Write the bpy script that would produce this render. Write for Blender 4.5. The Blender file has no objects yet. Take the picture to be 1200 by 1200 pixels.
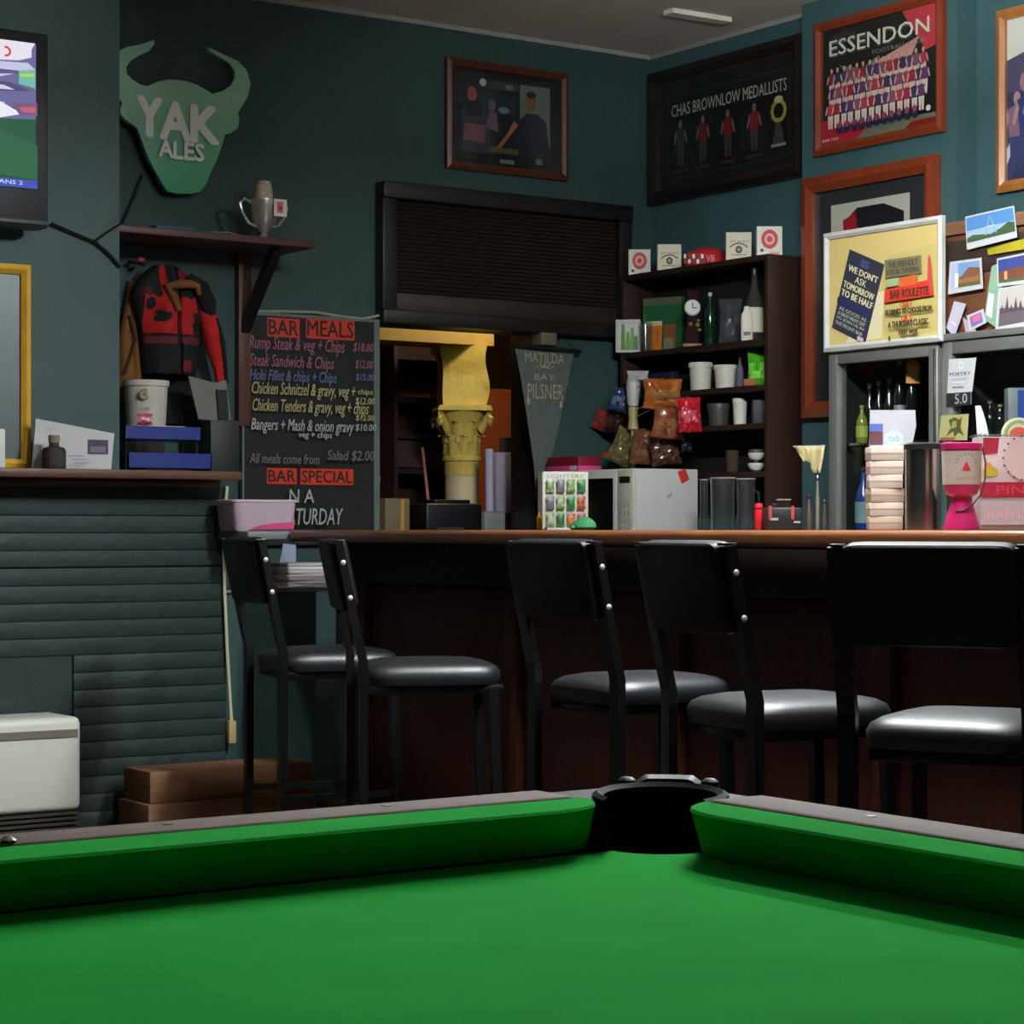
import bpy, bmesh, math, random
from mathutils import Vector, Matrix, noise
from math import pi, sin, cos, radians
random.seed(7)
SC = bpy.context.scene
COL = SC.collection
# ------------------------------------------------------------------ camera
EYE = 1.10                       # lens height above the floor, level with the bar top
YAW = radians(34.7)              # heading, clockwise from the back wall's normal
FPX = 2600.0                     # focal length for a 1200 px frame
HOR = 620.0                      # row of the horizon
cd = bpy.data.cameras.new('camera'); cam = bpy.data.objects.new('camera', cd); COL.objects.link(cam)
cam.location = (0, 0, EYE); cam.rotation_euler = (pi/2, 0, -YAW)
cd.sensor_width = 36; cd.lens = 36*FPX/1200; cd.shift_y = (HOR-600)/1200
cd.clip_start = 0.05; cd.clip_end = 60
SC.camera = cam
# ------------------------------------------------------------------ world, exposure
w = bpy.data.worlds.new('world'); SC.world = w; w.use_nodes = True
w.node_tree.nodes['Background'].inputs[0].default_value = (.5, .6, .7, 1)
w.node_tree.nodes['Background'].inputs[1].default_value = 0.02
SC.view_settings.view_transform = 'Standard'; SC.view_settings.look = 'None'
SC.view_settings.exposure = 0.0; SC.view_settings.gamma = 1.0
SC.view_settings.use_curve_mapping = False
TUBE_BAR, TUBE_MID, TUBE_ROOM, LAMP_BACK, TV_GLOW = 470, 102, 4, 190, .9
TUBE_RGB = (.90, .97, 1.0)
# ------------------------------------------------------------------ helpers
FW = (sin(YAW), cos(YAW)); RT = (cos(YAW), -sin(YAW))
class Pt:
    pass
def at(px, py, x=None, y=None, d=None, z=None):
    """Room point seen in that direction on a plane of the room; .k = metres per pixel there."""
    u = (px-600)/FPX; v = (HOR-py)/FPX
    dx = FW[0]+RT[0]*u; dy = FW[1]+RT[1]*u
    if x is not None: d = x/dx
    elif y is not None: d = y/dy
    elif z is not None: d = (z-EYE)/v
    p = Pt(); p.x = dx*d; p.y = dy*d; p.z = EYE+v*d; p.d = d; p.k = d/FPX; p.v = Vector((p.x, p.y, p.z))
    return p
def lin(c):
    r = []
    for a in c[:3]:
        a = a/255.0
        r.append(a/12.92 if a <= .04045 else ((a+.055)/1.055)**2.4)
    return (r[0], r[1], r[2], 1.0)
MATS = {}
def nodes(name):
    m = bpy.data.materials.new(name); m.use_nodes = True
    nt = m.node_tree
    return m, nt, nt.nodes['Principled BSDF']
def mat(name, rgb=None, rough=.6, metal=0., var=.15, scale=14., bump=0., coat=0., spec=None, stretch=(1, 1, 1), bscale=None, sheen=0.):
    if name in MATS: return MATS[name]
    m, nt, b = nodes(name); N = nt.nodes; L = nt.links
    tc = N.new('ShaderNodeTexCoord'); mp = N.new('ShaderNodeMapping'); mp.inputs['Scale'].default_value = stretch
    L.new(tc.outputs['Object'], mp.inputs[0])
    nz = N.new('ShaderNodeTexNoise'); nz.inputs['Scale'].default_value = scale; nz.inputs['Detail'].default_value = 5
    L.new(mp.outputs[0], nz.inputs['Vector'])
    mx = N.new('ShaderNodeMix'); mx.data_type = 'RGBA'
    c = lin(rgb)
    mx.inputs[6].default_value = [max(0, a*(1-var*1.6)) for a in c[:3]]+[1]
    mx.inputs[7].default_value = [min(1, a*(1+var*1.6)) for a in c[:3]]+[1]
    L.new(nz.outputs['Fac'], mx.inputs[0]); L.new(mx.outputs[2], b.inputs['Base Color'])
    b.inputs['Roughness'].default_value = rough; b.inputs['Metallic'].default_value = metal
    b.inputs['Coat Weight'].default_value = coat; b.inputs['Coat Roughness'].default_value = .12
    if sheen: b.inputs['Sheen Weight'].default_value = sheen
    if spec is not None: b.inputs['Specular IOR Level'].default_value = spec
    if bump:
        n2 = N.new('ShaderNodeTexNoise'); n2.inputs['Scale'].default_value = bscale or scale*3; n2.inputs['Detail'].default_value = 4
        L.new(mp.outputs[0], n2.inputs['Vector'])
        bp = N.new('ShaderNodeBump'); bp.inputs['Strength'].default_value = bump; bp.inputs['Distance'].default_value = .01
        L.new(n2.outputs['Fac'], bp.inputs['Height']); L.new(bp.outputs[0], b.inputs['Normal'])
    MATS[name] = m
    return m
def wood(name, rgb, axis=0, rough=.45, coat=.0, var=.35):
    st = [9, 9, 9]; st[axis] = .7
    return mat(name, rgb, rough, 0, var, 6, .08, coat, stretch=st)
def ink(name, rough=.5, coat=0., emit=0.):
    if name in MATS: return MATS[name]
    m, nt, b = nodes(name); N = nt.nodes; L = nt.links
    a = N.new('ShaderNodeVertexColor'); a.layer_name = 'Col'
    L.new(a.outputs[0], b.inputs['Base Color'])
    b.inputs['Roughness'].default_value = rough; b.inputs['Coat Weight'].default_value = coat; b.inputs['Coat Roughness'].default_value = .05
    if emit:
        L.new(a.outputs[0], b.inputs['Emission Color']); b.inputs['Emission Strength'].default_value = emit
        b.inputs['Base Color'].default_value = (0, 0, 0, 1)
        for l in list(nt.links):
            if l.to_socket == b.inputs['Base Color']: nt.links.remove(l)
    MATS[name] = m
    return m
def glass(name='clear_glass', tint=(250, 252, 252), ior=1.45, rough=.02, body=0.0, bodyrgb=(200, 205, 205)):
    """Thin clear sheet: reflects by Fresnel, lets the rest straight through."""
    if name in MATS: return MATS[name]
    m = bpy.data.materials.new(name); m.use_nodes = True; nt = m.node_tree; N = nt.nodes; L = nt.links; N.clear()
    o = N.new('ShaderNodeOutputMaterial'); t = N.new('ShaderNodeBsdfTransparent'); t.inputs[0].default_value = lin(tint)
    g = N.new('ShaderNodeBsdfGlossy'); g.inputs['Roughness'].default_value = rough
    lw = N.new('ShaderNodeLayerWeight'); lw.inputs['Blend'].default_value = .5      # Facing = 1 - |cos|, the same from both sides
    p5 = N.new('ShaderNodeMath'); p5.operation = 'POWER'; p5.inputs[1].default_value = 5; L.new(lw.outputs['Facing'], p5.inputs[0])
    f = N.new('ShaderNodeMath'); f.operation = 'MULTIPLY_ADD'; f.inputs[1].default_value = .95; f.inputs[2].default_value = ((ior-1)/(ior+1))**2*.7; L.new(p5.outputs[0], f.inputs[0])
    mx = N.new('ShaderNodeMixShader'); L.new(f.outputs[0], mx.inputs[0]); L.new(t.outputs[0], mx.inputs[1]); L.new(g.outputs[0], mx.inputs[2])
    out = mx
    if body:
        df = N.new('ShaderNodeBsdfDiffuse'); df.inputs[0].default_value = lin(bodyrgb)
        m2 = N.new('ShaderNodeMixShader'); m2.inputs[0].default_value = body
        L.new(mx.outputs[0], m2.inputs[1]); L.new(df.outputs[0], m2.inputs[2]); out = m2
    L.new(out.outputs[0], o.inputs[0]); MATS[name] = m
    return m
def emit(name, rgb, s):
    if name in MATS: return MATS[name]
    m, nt, b = nodes(name); b.inputs['Base Color'].default_value = (.8, .8, .8, 1)
    b.inputs['Emission Color'].default_value = (*rgb, 1); b.inputs['Emission Strength'].default_value = s
    MATS[name] = m
    return m
class G:
    """collects shapes and links them as one mesh object"""
    def __init__(s):
        s.bm = bmesh.new(); s.cl = s.bm.loops.layers.float_color.new('Col'); s.lay = 0; s.flat = False
    def face(s, pts, col=None):
        f = s.bm.faces.new([s.bm.verts.new(p) for p in pts])
        if col is not None:
            c = lin(col)
            for l in f.loops: l[s.cl] = c
        return f
    def box(s, x0, x1, y0, y1, z0, z1, bev=0., seg=2, mtx=None, col=None):
        vs = [s.bm.verts.new((x, y, z)) for x in (x0, x1) for y in (y0, y1) for z in (z0, z1)]
        fs = [s.bm.faces.new([vs[i] for i in q]) for q in ((0, 1, 3, 2), (4, 6, 7, 5), (0, 4, 5, 1), (2, 3, 7, 6), (0, 2, 6, 4), (1, 5, 7, 3))]
        if col is not None:
            for f in fs:
                for l in f.loops: l[s.cl] = lin(col)
        if bev:
            es = list({e for f in fs for e in f.edges})
            r = bmesh.ops.bevel(s.bm, geom=es, offset=bev, segments=seg, profile=.5, affect='EDGES', clamp_overlap=True)
            vs = list({v for f in r['faces'] for v in f.verts} | {v for v in vs if v.is_valid})
        if mtx is not None: bmesh.ops.transform(s.bm, matrix=mtx, verts=[v for v in vs if v.is_valid])
        return s
    def prism(s, pts, y0, y1, col=None, bev=0.):
        """outline in x,z; thickness along y"""
        a = [s.bm.verts.new((p[0], y0, p[1])) for p in pts]; b = [s.bm.verts.new((p[0], y1, p[1])) for p in pts]
        n = len(pts); fs = [s.bm.faces.new(a), s.bm.faces.new(b[::-1])]
        for i in range(n): fs.append(s.bm.faces.new([a[i], b[i], b[(i+1) % n], a[(i+1) % n]]))
        if col is not None:
            for f in fs:
                for l in f.loops: l[s.cl] = lin(col)
        if bev:
            bmesh.ops.bevel(s.bm, geom=list(fs[0].edges), offset=bev, segments=2, profile=.5, affect='EDGES', clamp_overlap=True)
        return s
    def slab(s, pts, z0, z1):
        a = [s.bm.verts.new((p[0], p[1], z0)) for p in pts]; b = [s.bm.verts.new((p[0], p[1], z1)) for p in pts]
        n = len(pts); s.bm.faces.new(a); s.bm.faces.new(b[::-1])
        for i in range(n): s.bm.faces.new([a[i], b[i], b[(i+1) % n], a[(i+1) % n]])
        return s
    def loops(s, rings, closed=True, cap=True):
        R = [[s.bm.verts.new(p) for p in r] for r in rings]; n = len(R[0])
        for a, b in zip(R, R[1:]):
            for i in range(n if closed else n-1):
                j = (i+1) % n
                s.bm.faces.new([a[i], a[j], b[j], b[i]])
        if cap and closed:
            s.bm.faces.new(R[0][::-1]); s.bm.faces.new(R[-1])
        return s
    def lathe(s, prof, c=(0, 0, 0), n=24, cap=True, sx=1., sy=1.):
        rings = [[(c[0]+sx*max(r, 1e-4)*cos(2*pi*i/n), c[1]+sy*max(r, 1e-4)*sin(2*pi*i/n), c[2]+z) for i in range(n)] for r, z in prof]
        return s.loops(rings, True, cap)
    def tube(s, pts, r, n=8, rect=None):
        """round (or rect=(a,b)) section swept along points"""
        P = [Vector(p) for p in pts]; rings = []; up = None
        for i, p in enumerate(P):
            t = (P[min(i+1, len(P)-1)]-P[max(i-1, 0)]).normalized()
            if up is None: up = Vector((0, 0, 1)) if abs(t.z) < .9 else Vector((1, 0, 0))
            sd = t.cross(up).normalized(); up = sd.cross(t).normalized()
            rr = r[i] if isinstance(r, (list, tuple)) else r
            if rect: rings.append([p+sd*a*rect[0]/2+up*b*rect[1]/2 for a, b in ((-1, -1), (1, -1), (1, 1), (-1, 1))])
            else: rings.append([p+sd*rr*cos(2*pi*k/n)+up*rr*sin(2*pi*k/n) for k in range(n)])
        return s.loops(rings)
    def pillow(s, w, d, prof, e=4., n=36, c=(0, 0, 0), vert=False):
        """superellipse outline w x d, prof = (scale, height)"""
        rings = []
        for sc, h in prof:
            r = []
            for i in range(n):
                t = 2*pi*i/n; ct, st = cos(t), sin(t)
                x = math.copysign(abs(ct)**(2/e), ct)*w/2*sc; y = math.copysign(abs(st)**(2/e), st)*d/2*sc
                r.append((c[0]+x, c[1]+h, c[2]+y) if vert else (c[0]+x, c[1]+y, c[2]+h))
            rings.append(r)
        return s.loops(rings)
    def bag(s, w, h, t, sd=0, n=9, col=None, col2=None):
        """crinkled sealed packet standing in x,z from z=0 to h"""
        for sgn in (-1, 1):
            V = []
            for j in range(n+1):
                row = []
                for i in range(n+1):
                    u = i/n; v = j/n
                    b = (sin(pi*u)**.6)*(sin(pi*v)**.5)
                    q = noise.noise(Vector((u*4+sd*7.3, v*4+sd*3.1, sgn*3))); r_ = abs(noise.noise(Vector((u*7+v*3+sd*5.1, v*5-sd*2.3, sgn*5+2))))
                    pin = 1-.10*sin(pi*v)+.05*noise.noise(Vector((v*6, sd*2., 8)))
                    row.append(s.bm.verts.new(((u-.5)*w*pin+.06*w*q*b, sgn*t/2*b*(.75+.7*q+1.1*r_), v*h+.03*h*q)))
                V.append(row)
            for j in range(n):
                for i in range(n):
                    q = [V[j][i], V[j][i+1], V[j+1][i+1], V[j+1][i]]
                    f = s.bm.faces.new(q if sgn < 0 else q[::-1])
                    if col is not None:
                        c = col2 if (col2 is not None and n*.2 <= j <= n*.62 and noise.noise(Vector((i/n*5+sd, j/n*3, 4))) > -.12) else col
                        for l in f.loops: l[s.cl] = lin(c)
        return s
    # flat print: canvas helpers, u right and v up in metres, each call one layer nearer the viewer
    def layer(s):
        s.lay += 1; return -.0003*s.lay
    def poly(s, pts, col):
        y = s.layer(); s.flat = True
        s.face([(p[0], y, p[1]) for p in pts], col); return s
    def rect(s, x0, z0, x1, z1, col):
        return s.poly([(x0, z0), (x1, z0), (x1, z1), (x0, z1)], col)
    def oval(s, x, z, rx, rz, col, n=16):
        return s.poly([(x+rx*cos(2*pi*i/n), z+rz*sin(2*pi*i/n)) for i in range(n)], col)
    def ring(s, x, z, r0, r1, col, n=20, a0=0, a1=360):
        y = s.layer(); s.flat = True
        for i in range(n):
            a = radians(a0+(a1-a0)*i/n); b = radians(a0+(a1-a0)*(i+1)/n)
            s.face([(x+r0*cos(a), y, z+r0*sin(a)), (x+r1*cos(a), y, z+r1*sin(a)), (x+r1*cos(b), y, z+r1*sin(b)), (x+r0*cos(b), y, z+r0*sin(b))], col)
        return s
    def text(s, t, x0, z0, x1, z1, col, shear=0., fn=None, thick=None, bold=0.):
        for b_ in [(bold*cos(q*pi/4), bold*sin(q*pi/4)) for q in range(8 if bold > .002 else 4)] if bold else ():
            s.text(t, x0+b_[0], z0+b_[1], x1+b_[0], z1+b_[1], col, shear)
        """lettering fitted in the rectangle"""
        vs, fs = text_geo(t); y = s.layer() if thick is None else thick; s.flat = True
        out = []
        for (a, b) in vs:
            X = x0+a*(x1-x0)+shear*b*(z1-z0); Z = z0+b*(z1-z0)
            if fn: X, Z = fn(X, Z)
            out.append(s.bm.verts.new((X, y, Z)))
        c = lin(col)
        for f in fs:
            try: nf = s.bm.faces.new([out[i] for i in f])
            except ValueError: continue
            for l in nf.loops: l[s.cl] = c
        return s
    def obj(s, name, m, parent=None, smooth=True, loc=None, ang=38, data=False):
        if not s.flat: bmesh.ops.recalc_face_normals(s.bm, faces=s.bm.faces)
        me = bpy.data.meshes.new(name); s.bm.to_mesh(me); s.bm.free()
        me.materials.append(m)
        if smooth and not s.flat:
            for p in me.polygons: p.use_smooth = True
            me.set_sharp_from_angle(angle=radians(ang))
        o = bpy.data.objects.new(name, me); COL.objects.link(o)
        if parent is not None: o.parent = parent
        if loc is not None: o.location = loc
        return o
TXT = {}
def text_geo(t):
    if t in TXT: return TXT[t]
    cu = bpy.data.curves.new('lettering', 'FONT'); cu.body = t; cu.resolution_u = 2; cu.fill_mode = 'BOTH'
    ob = bpy.data.objects.new('lettering', cu); COL.objects.link(ob)
    dg = bpy.context.evaluated_depsgraph_get(); dg.update()
    me = bpy.data.meshes.new_from_object(ob.evaluated_get(dg))
    vs = [(v.co.x, v.co.y) for v in me.vertices]; fs = [list(p.vertices) for p in me.polygons]
    bpy.data.objects.remove(ob); bpy.data.curves.remove(cu); bpy.data.meshes.remove(me)
    x0 = min(v[0] for v in vs); x1 = max(v[0] for v in vs); z0 = min(v[1] for v in vs); z1 = max(v[1] for v in vs)
    vs = [((a-x0)/max(x1-x0, 1e-6), (b-z0)/max(z1-z0, 1e-6)) for a, b in vs]
    TXT[t] = (vs, fs); return TXT[t]
def tag(o, label, cat, group=None):
    o['label'] = label; o['category'] = cat
    if group: o['group'] = group
    return o
def thing(name, label, cat, loc=(0, 0, 0), rotz=0., group=None):
    o = bpy.data.objects.new(name, None); COL.objects.link(o); o.empty_display_size = .05
    o.location = loc; o.rotation_euler = (0, 0, rotz)
    return tag(o, label, cat, group)
def struct(g, name, m, parent=None, smooth=False):
    o = g.obj(name, m, parent, smooth)
    if parent is None: o['kind'] = 'structure'
    return o
def dup(root, loc, rotz, label, group=None):
    r = root.copy(); COL.objects.link(r); r.location = loc; r.rotation_euler = (0, 0, rotz); r['label'] = label
    if group: r['group'] = group
    for ch in list(root.children):
        c = ch.copy(); COL.objects.link(c); c.parent = r
        for q in list(ch.children):
            e = q.copy(); COL.objects.link(e); e.parent = c
    return r
CAM = -YAW             # turned square to the lens
RW = -pi/2             # facing the bar room from the right wall
# ------------------------------------------------------------------ materials
WALL = mat('teal_paint', (44, 71, 68), .62, 0, .16, 3.2, .25, bscale=26); WALL_LIT = mat('teal_paint_lit', (58, 90, 92), .62, 0, .14, 3.2, .25, bscale=26)  # second teal: same paint, lightened in colour for the brighter light on the right wall
CEIL = mat('ceiling_paint', (218, 206, 192), .8, 0, .05, 2, .1)
FLOOR = mat('dark_carpet', (60, 44, 40), .95, 0, .3, 60, .4)
DKWOOD = wood('dark_wood', (46, 27, 20), 0, .42)
DKWOODV = wood('dark_wood_upright', (46, 27, 20), 2, .42)
REDWOOD = wood('red_brown_wood', (72, 32, 19), 2, .5)
BLKWOOD = wood('black_stained_wood', (26, 21, 19), 0, .4)
BARTOP = wood('bar_top_wood', (118, 72, 44), 1, .32, .3)
RAILWOOD = wood('rail_wood', (112, 74, 55), 0, .5)
STEPWOOD = wood('step_wood', (122, 82, 54), 0, .6)
MAHOG = wood('mahogany_frame', (128, 52, 24), 2, .35, .3)
BROWNFR = wood('brown_frame', (86, 42, 24), 2, .4, .2)
GOLD = mat('gold_leaf', (228, 176, 62), .42, .25, .15, 20)
BLACK = mat('black_plastic', (16, 16, 17), .4, 0, .1, 30)
BLKMETAL = mat('black_enamel', (9, 9, 10), .35, 0, .1, 30, spec=.35); BACKV = mat('black_vinyl_back', (10, 10, 11), .5, 0, .15, 40, .05, spec=.3)
VINYL = mat('black_vinyl', (20, 21, 23), .46, 0, .15, 40, .06, spec=.7)
RUBBER = mat('black_rubber', (5, 5, 5), .6, 0, .2, 50, spec=.08)
STEEL = mat('steel', (176, 172, 166), .2, 1, .08, 20)
ALU = mat('aluminium', (126, 126, 120), .42, .6, .08, 20)
WHITE = mat('white_plastic', (196, 196, 190), .42, 0, .04, 10)
CREAM = mat('cream_plastic', (206, 196, 165), .5, 0, .06, 10)
PAPER = mat('white_paper', (184, 182, 182), .75, 0, .05, 12)
CLOTH = mat('green_baize', (37, 154, 58), .95, 0, .10, 9, .12, bscale=900, spec=.02)
INK = ink('printed_ink', .55); INKG = ink('printed_gloss', .4, .15)
GLASS = glass(); FRGL = glass('fridge_glass', (240, 243, 242)); PLASTIC = glass('clear_plastic', (225, 230, 232), 1.8, .1, .06, (190, 195, 198))
JUGGL = glass('jug_glass', (242, 243, 242), 2.0, .08, .03, (170, 170, 165))
# ------------------------------------------------------------------ ceiling lights (above the frame)
ZC_ = 3.09
def batten(label, x, y, L, rot, s, nm):
    t = thing('ceiling_light', label, 'light', (x, y, 3.09), rot)
    G().box(-L/2, L/2, -.06, .06, -.045, 0, .006).obj('housing', WHITE, t)
    G().pillow(L-.02, .15, [(.9, -.09), (1, -.075), (1, -.045)], 8, 24).obj('diffuser', emit(nm, TUBE_RGB, s), t)
t = thing('pendant_batten', 'white twin-tube fluorescent batten hung on rods above the bar', 'light', (3.72, 3.98, 2.62), pi/2)
G().box(-.62, .62, -.07, .07, 0, .05, .006).obj('housing', WHITE, t)
for s_ in (-1, 1):
    G().tube([(-.59, s_*.035, -.03), (.59, s_*.035, -.03)], .016, 12).obj('tube', emit('tube_bar', TUBE_RGB, TUBE_BAR), t)
    G().box(s_*.60-.012, s_*.60+.012, -.06, .06, -.055, 0, .003).obj('end_holder', WHITE, t)
    G().tube([(s_*.5, 0, .05), (s_*.5, 0, ZC_-2.62)], .005, 6).obj('rod', STEEL, t)
batten('white fluorescent batten on the ceiling between pool table and bar chairs', 2.9, 2.85, 1.25, pi/2, TUBE_MID, 'tube_mid')
batten('white fluorescent batten on the ceiling behind the pool table', -.9, -1.2, 1.25, 0, TUBE_ROOM*2, 'tube_room')
# ------------------------------------------------------------------ room shell
XR, YB, ZC, T = 5.80, 7.35, 3.09, .14
XB = 5.70                                           # face of the pier on the right wall
struct(G().box(-3.5, 7.3, -3.2, 10, -.1, 0), 'floor', FLOOR)
struct(G().box(-3.5, 7.3, -3.2, 10, ZC, ZC+.1), 'ceiling', CEIL)
hx0 = at(440, 500, y=YB).x; hx1 = at(628, 500, y=YB).x; hz0 = 1.03; hz1 = at(540, 385, y=YB).z
g = G(); g.box(-3.5, hx0, YB, YB+T, 0, ZC); g.box(hx1, 7.2, YB, YB+T, 0, ZC); g.box(hx0, hx1, YB, YB+T, 0, hz0); g.box(hx0, hx1, YB, YB+T, hz1, ZC)
struct(g, 'wall_back', WALL)
py0 = at(940, 300, x=XB).y; py1 = at(1121, 300, x=XB).y
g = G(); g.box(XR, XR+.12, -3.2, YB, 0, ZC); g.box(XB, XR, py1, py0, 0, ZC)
struct(g, 'wall_right', WALL_LIT)
struct(G().box(-3.6, -3.5, -3.2, YB, 0, ZC), 'wall_left', WALL)
struct(G().box(-3.5, 6, -3.3, -3.2, 0, ZC), 'wall_front', WALL)
YCH = 6.85; xch = at(140, 300, y=YCH).x
struct(G().box(.2, xch, YCH, YB, at(140, 550, y=6.6).z+.0005, ZC), 'wall_chimney', WALL)
struct(G().prism([(0, 0), (.022, 0), (.005, -.02), (0, -.022)], 0, 1).obj('trim_x', CEIL) and G().box(xch, XR, YB-.014, YB, ZC-.018, ZC), 'trim_1', mat('cornice_paint', (150, 150, 145), .7))
bpy.data.objects.remove(bpy.data.objects['trim_x'])
struct(G().box(XR-.014, XR, py0, YB-.014, ZC-.018, ZC), 'trim_2', MATS['cornice_paint'])
a = at(783, 11, z=ZC); b = at(852, 22, z=ZC)
dv = (b.v-a.v); ln = dv.length; m4 = Matrix.Translation(a.v) @ Matrix.Rotation(math.atan2(dv.y, dv.x), 4, 'Z')
struct(G().box(0, ln, -.03, .03, -.018, 0, mtx=m4), 'trim_3', mat('strip_paint', (235, 228, 215), .6))
# servery room behind the hatch
BRN = mat('servery_panel', (64, 34, 20), .6, 0, .3, 5, stretch=(4, 4, .6))
struct(G().box(3.3, 3.4, YB+T, 9.6, 0, ZC), 'wall_servery_left', BRN)
struct(G().box(7.1, 7.2, YB+T, 9.6, 0, ZC), 'wall_servery_right', BRN)
struct(G().box(3.3, 7.2, 9.6, 9.7, 0, ZC), 'wall_servery_back', BRN)
g = G(); g.box(hx1-.012, hx1, YB-.012, YB+T+.02, hz0, hz1); g.box(hx0, hx0+.012, YB-.012, YB+T+.02, hz0, hz1); g.box(hx0, hx1, YB-.03, YB+T+.03, hz0-.03, hz0)
struct(g, 'trim_4', BLKWOOD)
struct(G().box(hx0-.3, hx1+.05, YB+T+.02, 8.6, hz0-.04, hz0), 'trim_5', DKWOOD)   # servery counter behind the hatch
# ------------------------------------------------------------------ bar
BX, BZ = 3.60, 1.097
bar = thing('bar_counter', 'long dark red-brown timber bar with a polished wooden top', 'bar', (0, 0, 0))
byl = at(338, 622, x=BX).y
byp = at(418, 800, x=3.8).y
g = G(); g.pillow(.001, .001, [(1, 0), (1, .001)]); g = G()
g.box(BX, 4.22, .6, byl, BZ-.042, BZ, .013, 3); g.obj('counter_top', BARTOP, bar)
G().box(3.84, 4.12, .6, byp, 0.0, BZ-.042).obj('carcass', DKWOOD, bar)
G().box(3.70, 3.84, .6, byp, BZ-.17, BZ-.043, .004).obj('fascia', mat('bar_fascia', (34, 20, 15), .6, 0, .2, 8, spec=.2), bar)
stile_px = [424, 600, 790, 1035]
ys = [at(p, 800, x=3.8).y for p in stile_px]+[2.2, 1.3, .62]
for yy in ys: G().box(3.79, 3.84, yy-.035, yy+.03, .1, BZ-.17, .004).obj('stile', REDWOOD, bar)
for y0, y1 in zip(ys, ys[1:]): G().box(3.815, 3.84, y1+.034, y0-.04, .12, BZ-.18, .006).obj('panel', REDWOOD, bar)
G().box(3.80, 3.845, .6, byp, 0, .1).obj('kickboard', DKWOOD, bar)
G().box(3.77, 3.86, byp, byp+.09, 0, BZ-.043, .004).obj('end_post', mat('grey_green_paint', (66, 82, 78), .6), bar)
G().tube([(3.70, .7, .19), (3.70, byp+.35, .19)], .02, 10).obj('foot_rail', mat('brass', (150, 118, 60), .35, .8), bar)
for yy in (1.2, 2.6, 4.0, 5.4, byp+.05): G().tube([(3.70, yy, .19), (3.83, yy, .16)], .012, 8).obj('rail_bracket', MATS['brass'], bar)
fl = at(262, 624, y=6.7)
G().box(at(271, 624, y=6.64).x, at(338, 624, y=6.7).x+.04, byl+.012, 6.74, BZ-.032, BZ-.004, .004).obj('counter_flap', mat('flap_grey', (112, 112, 116), .5), bar)
# low partition between bar and fireplace
fx = at(265, 700, y=6.75).x
part = thing('partition', 'low teal painted partition between fireplace and bar end', 'partition', (0, 0, 0))
ptz = at(340, 690, y=6.78).z
G().box(fx+.003, 3.86, 6.78, 6.84, 0, ptz-.012).obj('panel', WALL, part)
G().box(fx+.003, 3.90, 6.77, 7.0, ptz-.012, ptz, .003).obj('ledge', mat('ledge_paint', (100, 106, 110), .5), part)
# back counter along the right wall
bc = thing('back_counter', 'dark back counter against the right wall behind the bar', 'counter', (0, 0, 0))
G().box(5.18, XB-.06, 5.64, YB-.005, .98, 1.02, .004).obj('counter_top', DKWOOD, bc)
G().box(5.24, XB-.06, 5.64, YB-.005, 0.0, .98).obj('cupboard', DKWOODV, bc)
BCZ = 1.02
# ------------------------------------------------------------------ fireplace
fp = thing('fireplace', 'teal painted fireplace surround of horizontal courses under a wooden mantel', 'fireplace', (0, 0, 0))
FY = 6.75; mz = at(140, 550, y=6.6).z
G().box(.2, fx-.004, FY+.016, YB-.004, 0, mz-.03).obj('core', mat('teal_joint', (26, 40, 40), .8), fp)
pitch = 20.3*at(130, 700, y=FY).k
ztop = mz-.035; k = 0
ox = at(85, 800, y=FY).x; oz = at(85, 765, y=FY).z
TEALB = mat('teal_brick_paint', (29, 45, 43), .6, 0, .2, 5, .4, bscale=30)
rows = []
zz = ztop
while zz > .02:
    z0 = max(zz-pitch, 0); rows.append((z0, zz)); zz -= pitch
for i, (z0, z1) in enumerate(rows):
    pr = random.uniform(-.0015, .0015)+(.004 if i == 6 else 0)-(.002 if i == 4 else 0)
    gap = .004 if i in (4,) else .0014
    xl = ox+.004 if z1 < oz+.5*pitch else .2
    G().box(xl, fx, FY-pr, FY+.02, z0+gap, z1, .002, 2).obj('course', TEALB, fp, ang=50)
G().box(.2, ox, FY+.004, FY+.018, 0, oz).obj('blanking_panel', TEALB, fp)
xm = at(284, 552, y=6.6).x
g = G(); g.box(.2, xm, 6.6, YB-.003, mz-.03, mz, .006); g.box(.2, xm-.05, 6.68, YB-.2, mz-.055, mz-.03, .006)
g.obj('mantel', wood('mantel_wood', (84, 50, 38), 0, .45, .2), fp)
# timber step at the foot
sa = at(176, 905, y=6.46); sb = Pt(); sb.x = 3.665
st = thing('timber_step', 'low two-tier brown timber step on the floor by the fireplace', 'step', ((sa.x+sb.x)/2, 6.46, 0))
W2 = (sb.x-sa.x)/2; tz = sa.z; tz1 = at(200, 942, y=6.43).z
G().box(-W2-.02, W2, -.03, .2, 0, tz1, .004).obj('lower_tier', STEPWOOD, st)
G().box(-W2, W2, 0, .2, tz1, tz, .004).obj('upper_tier', STEPWOOD, st)
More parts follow.
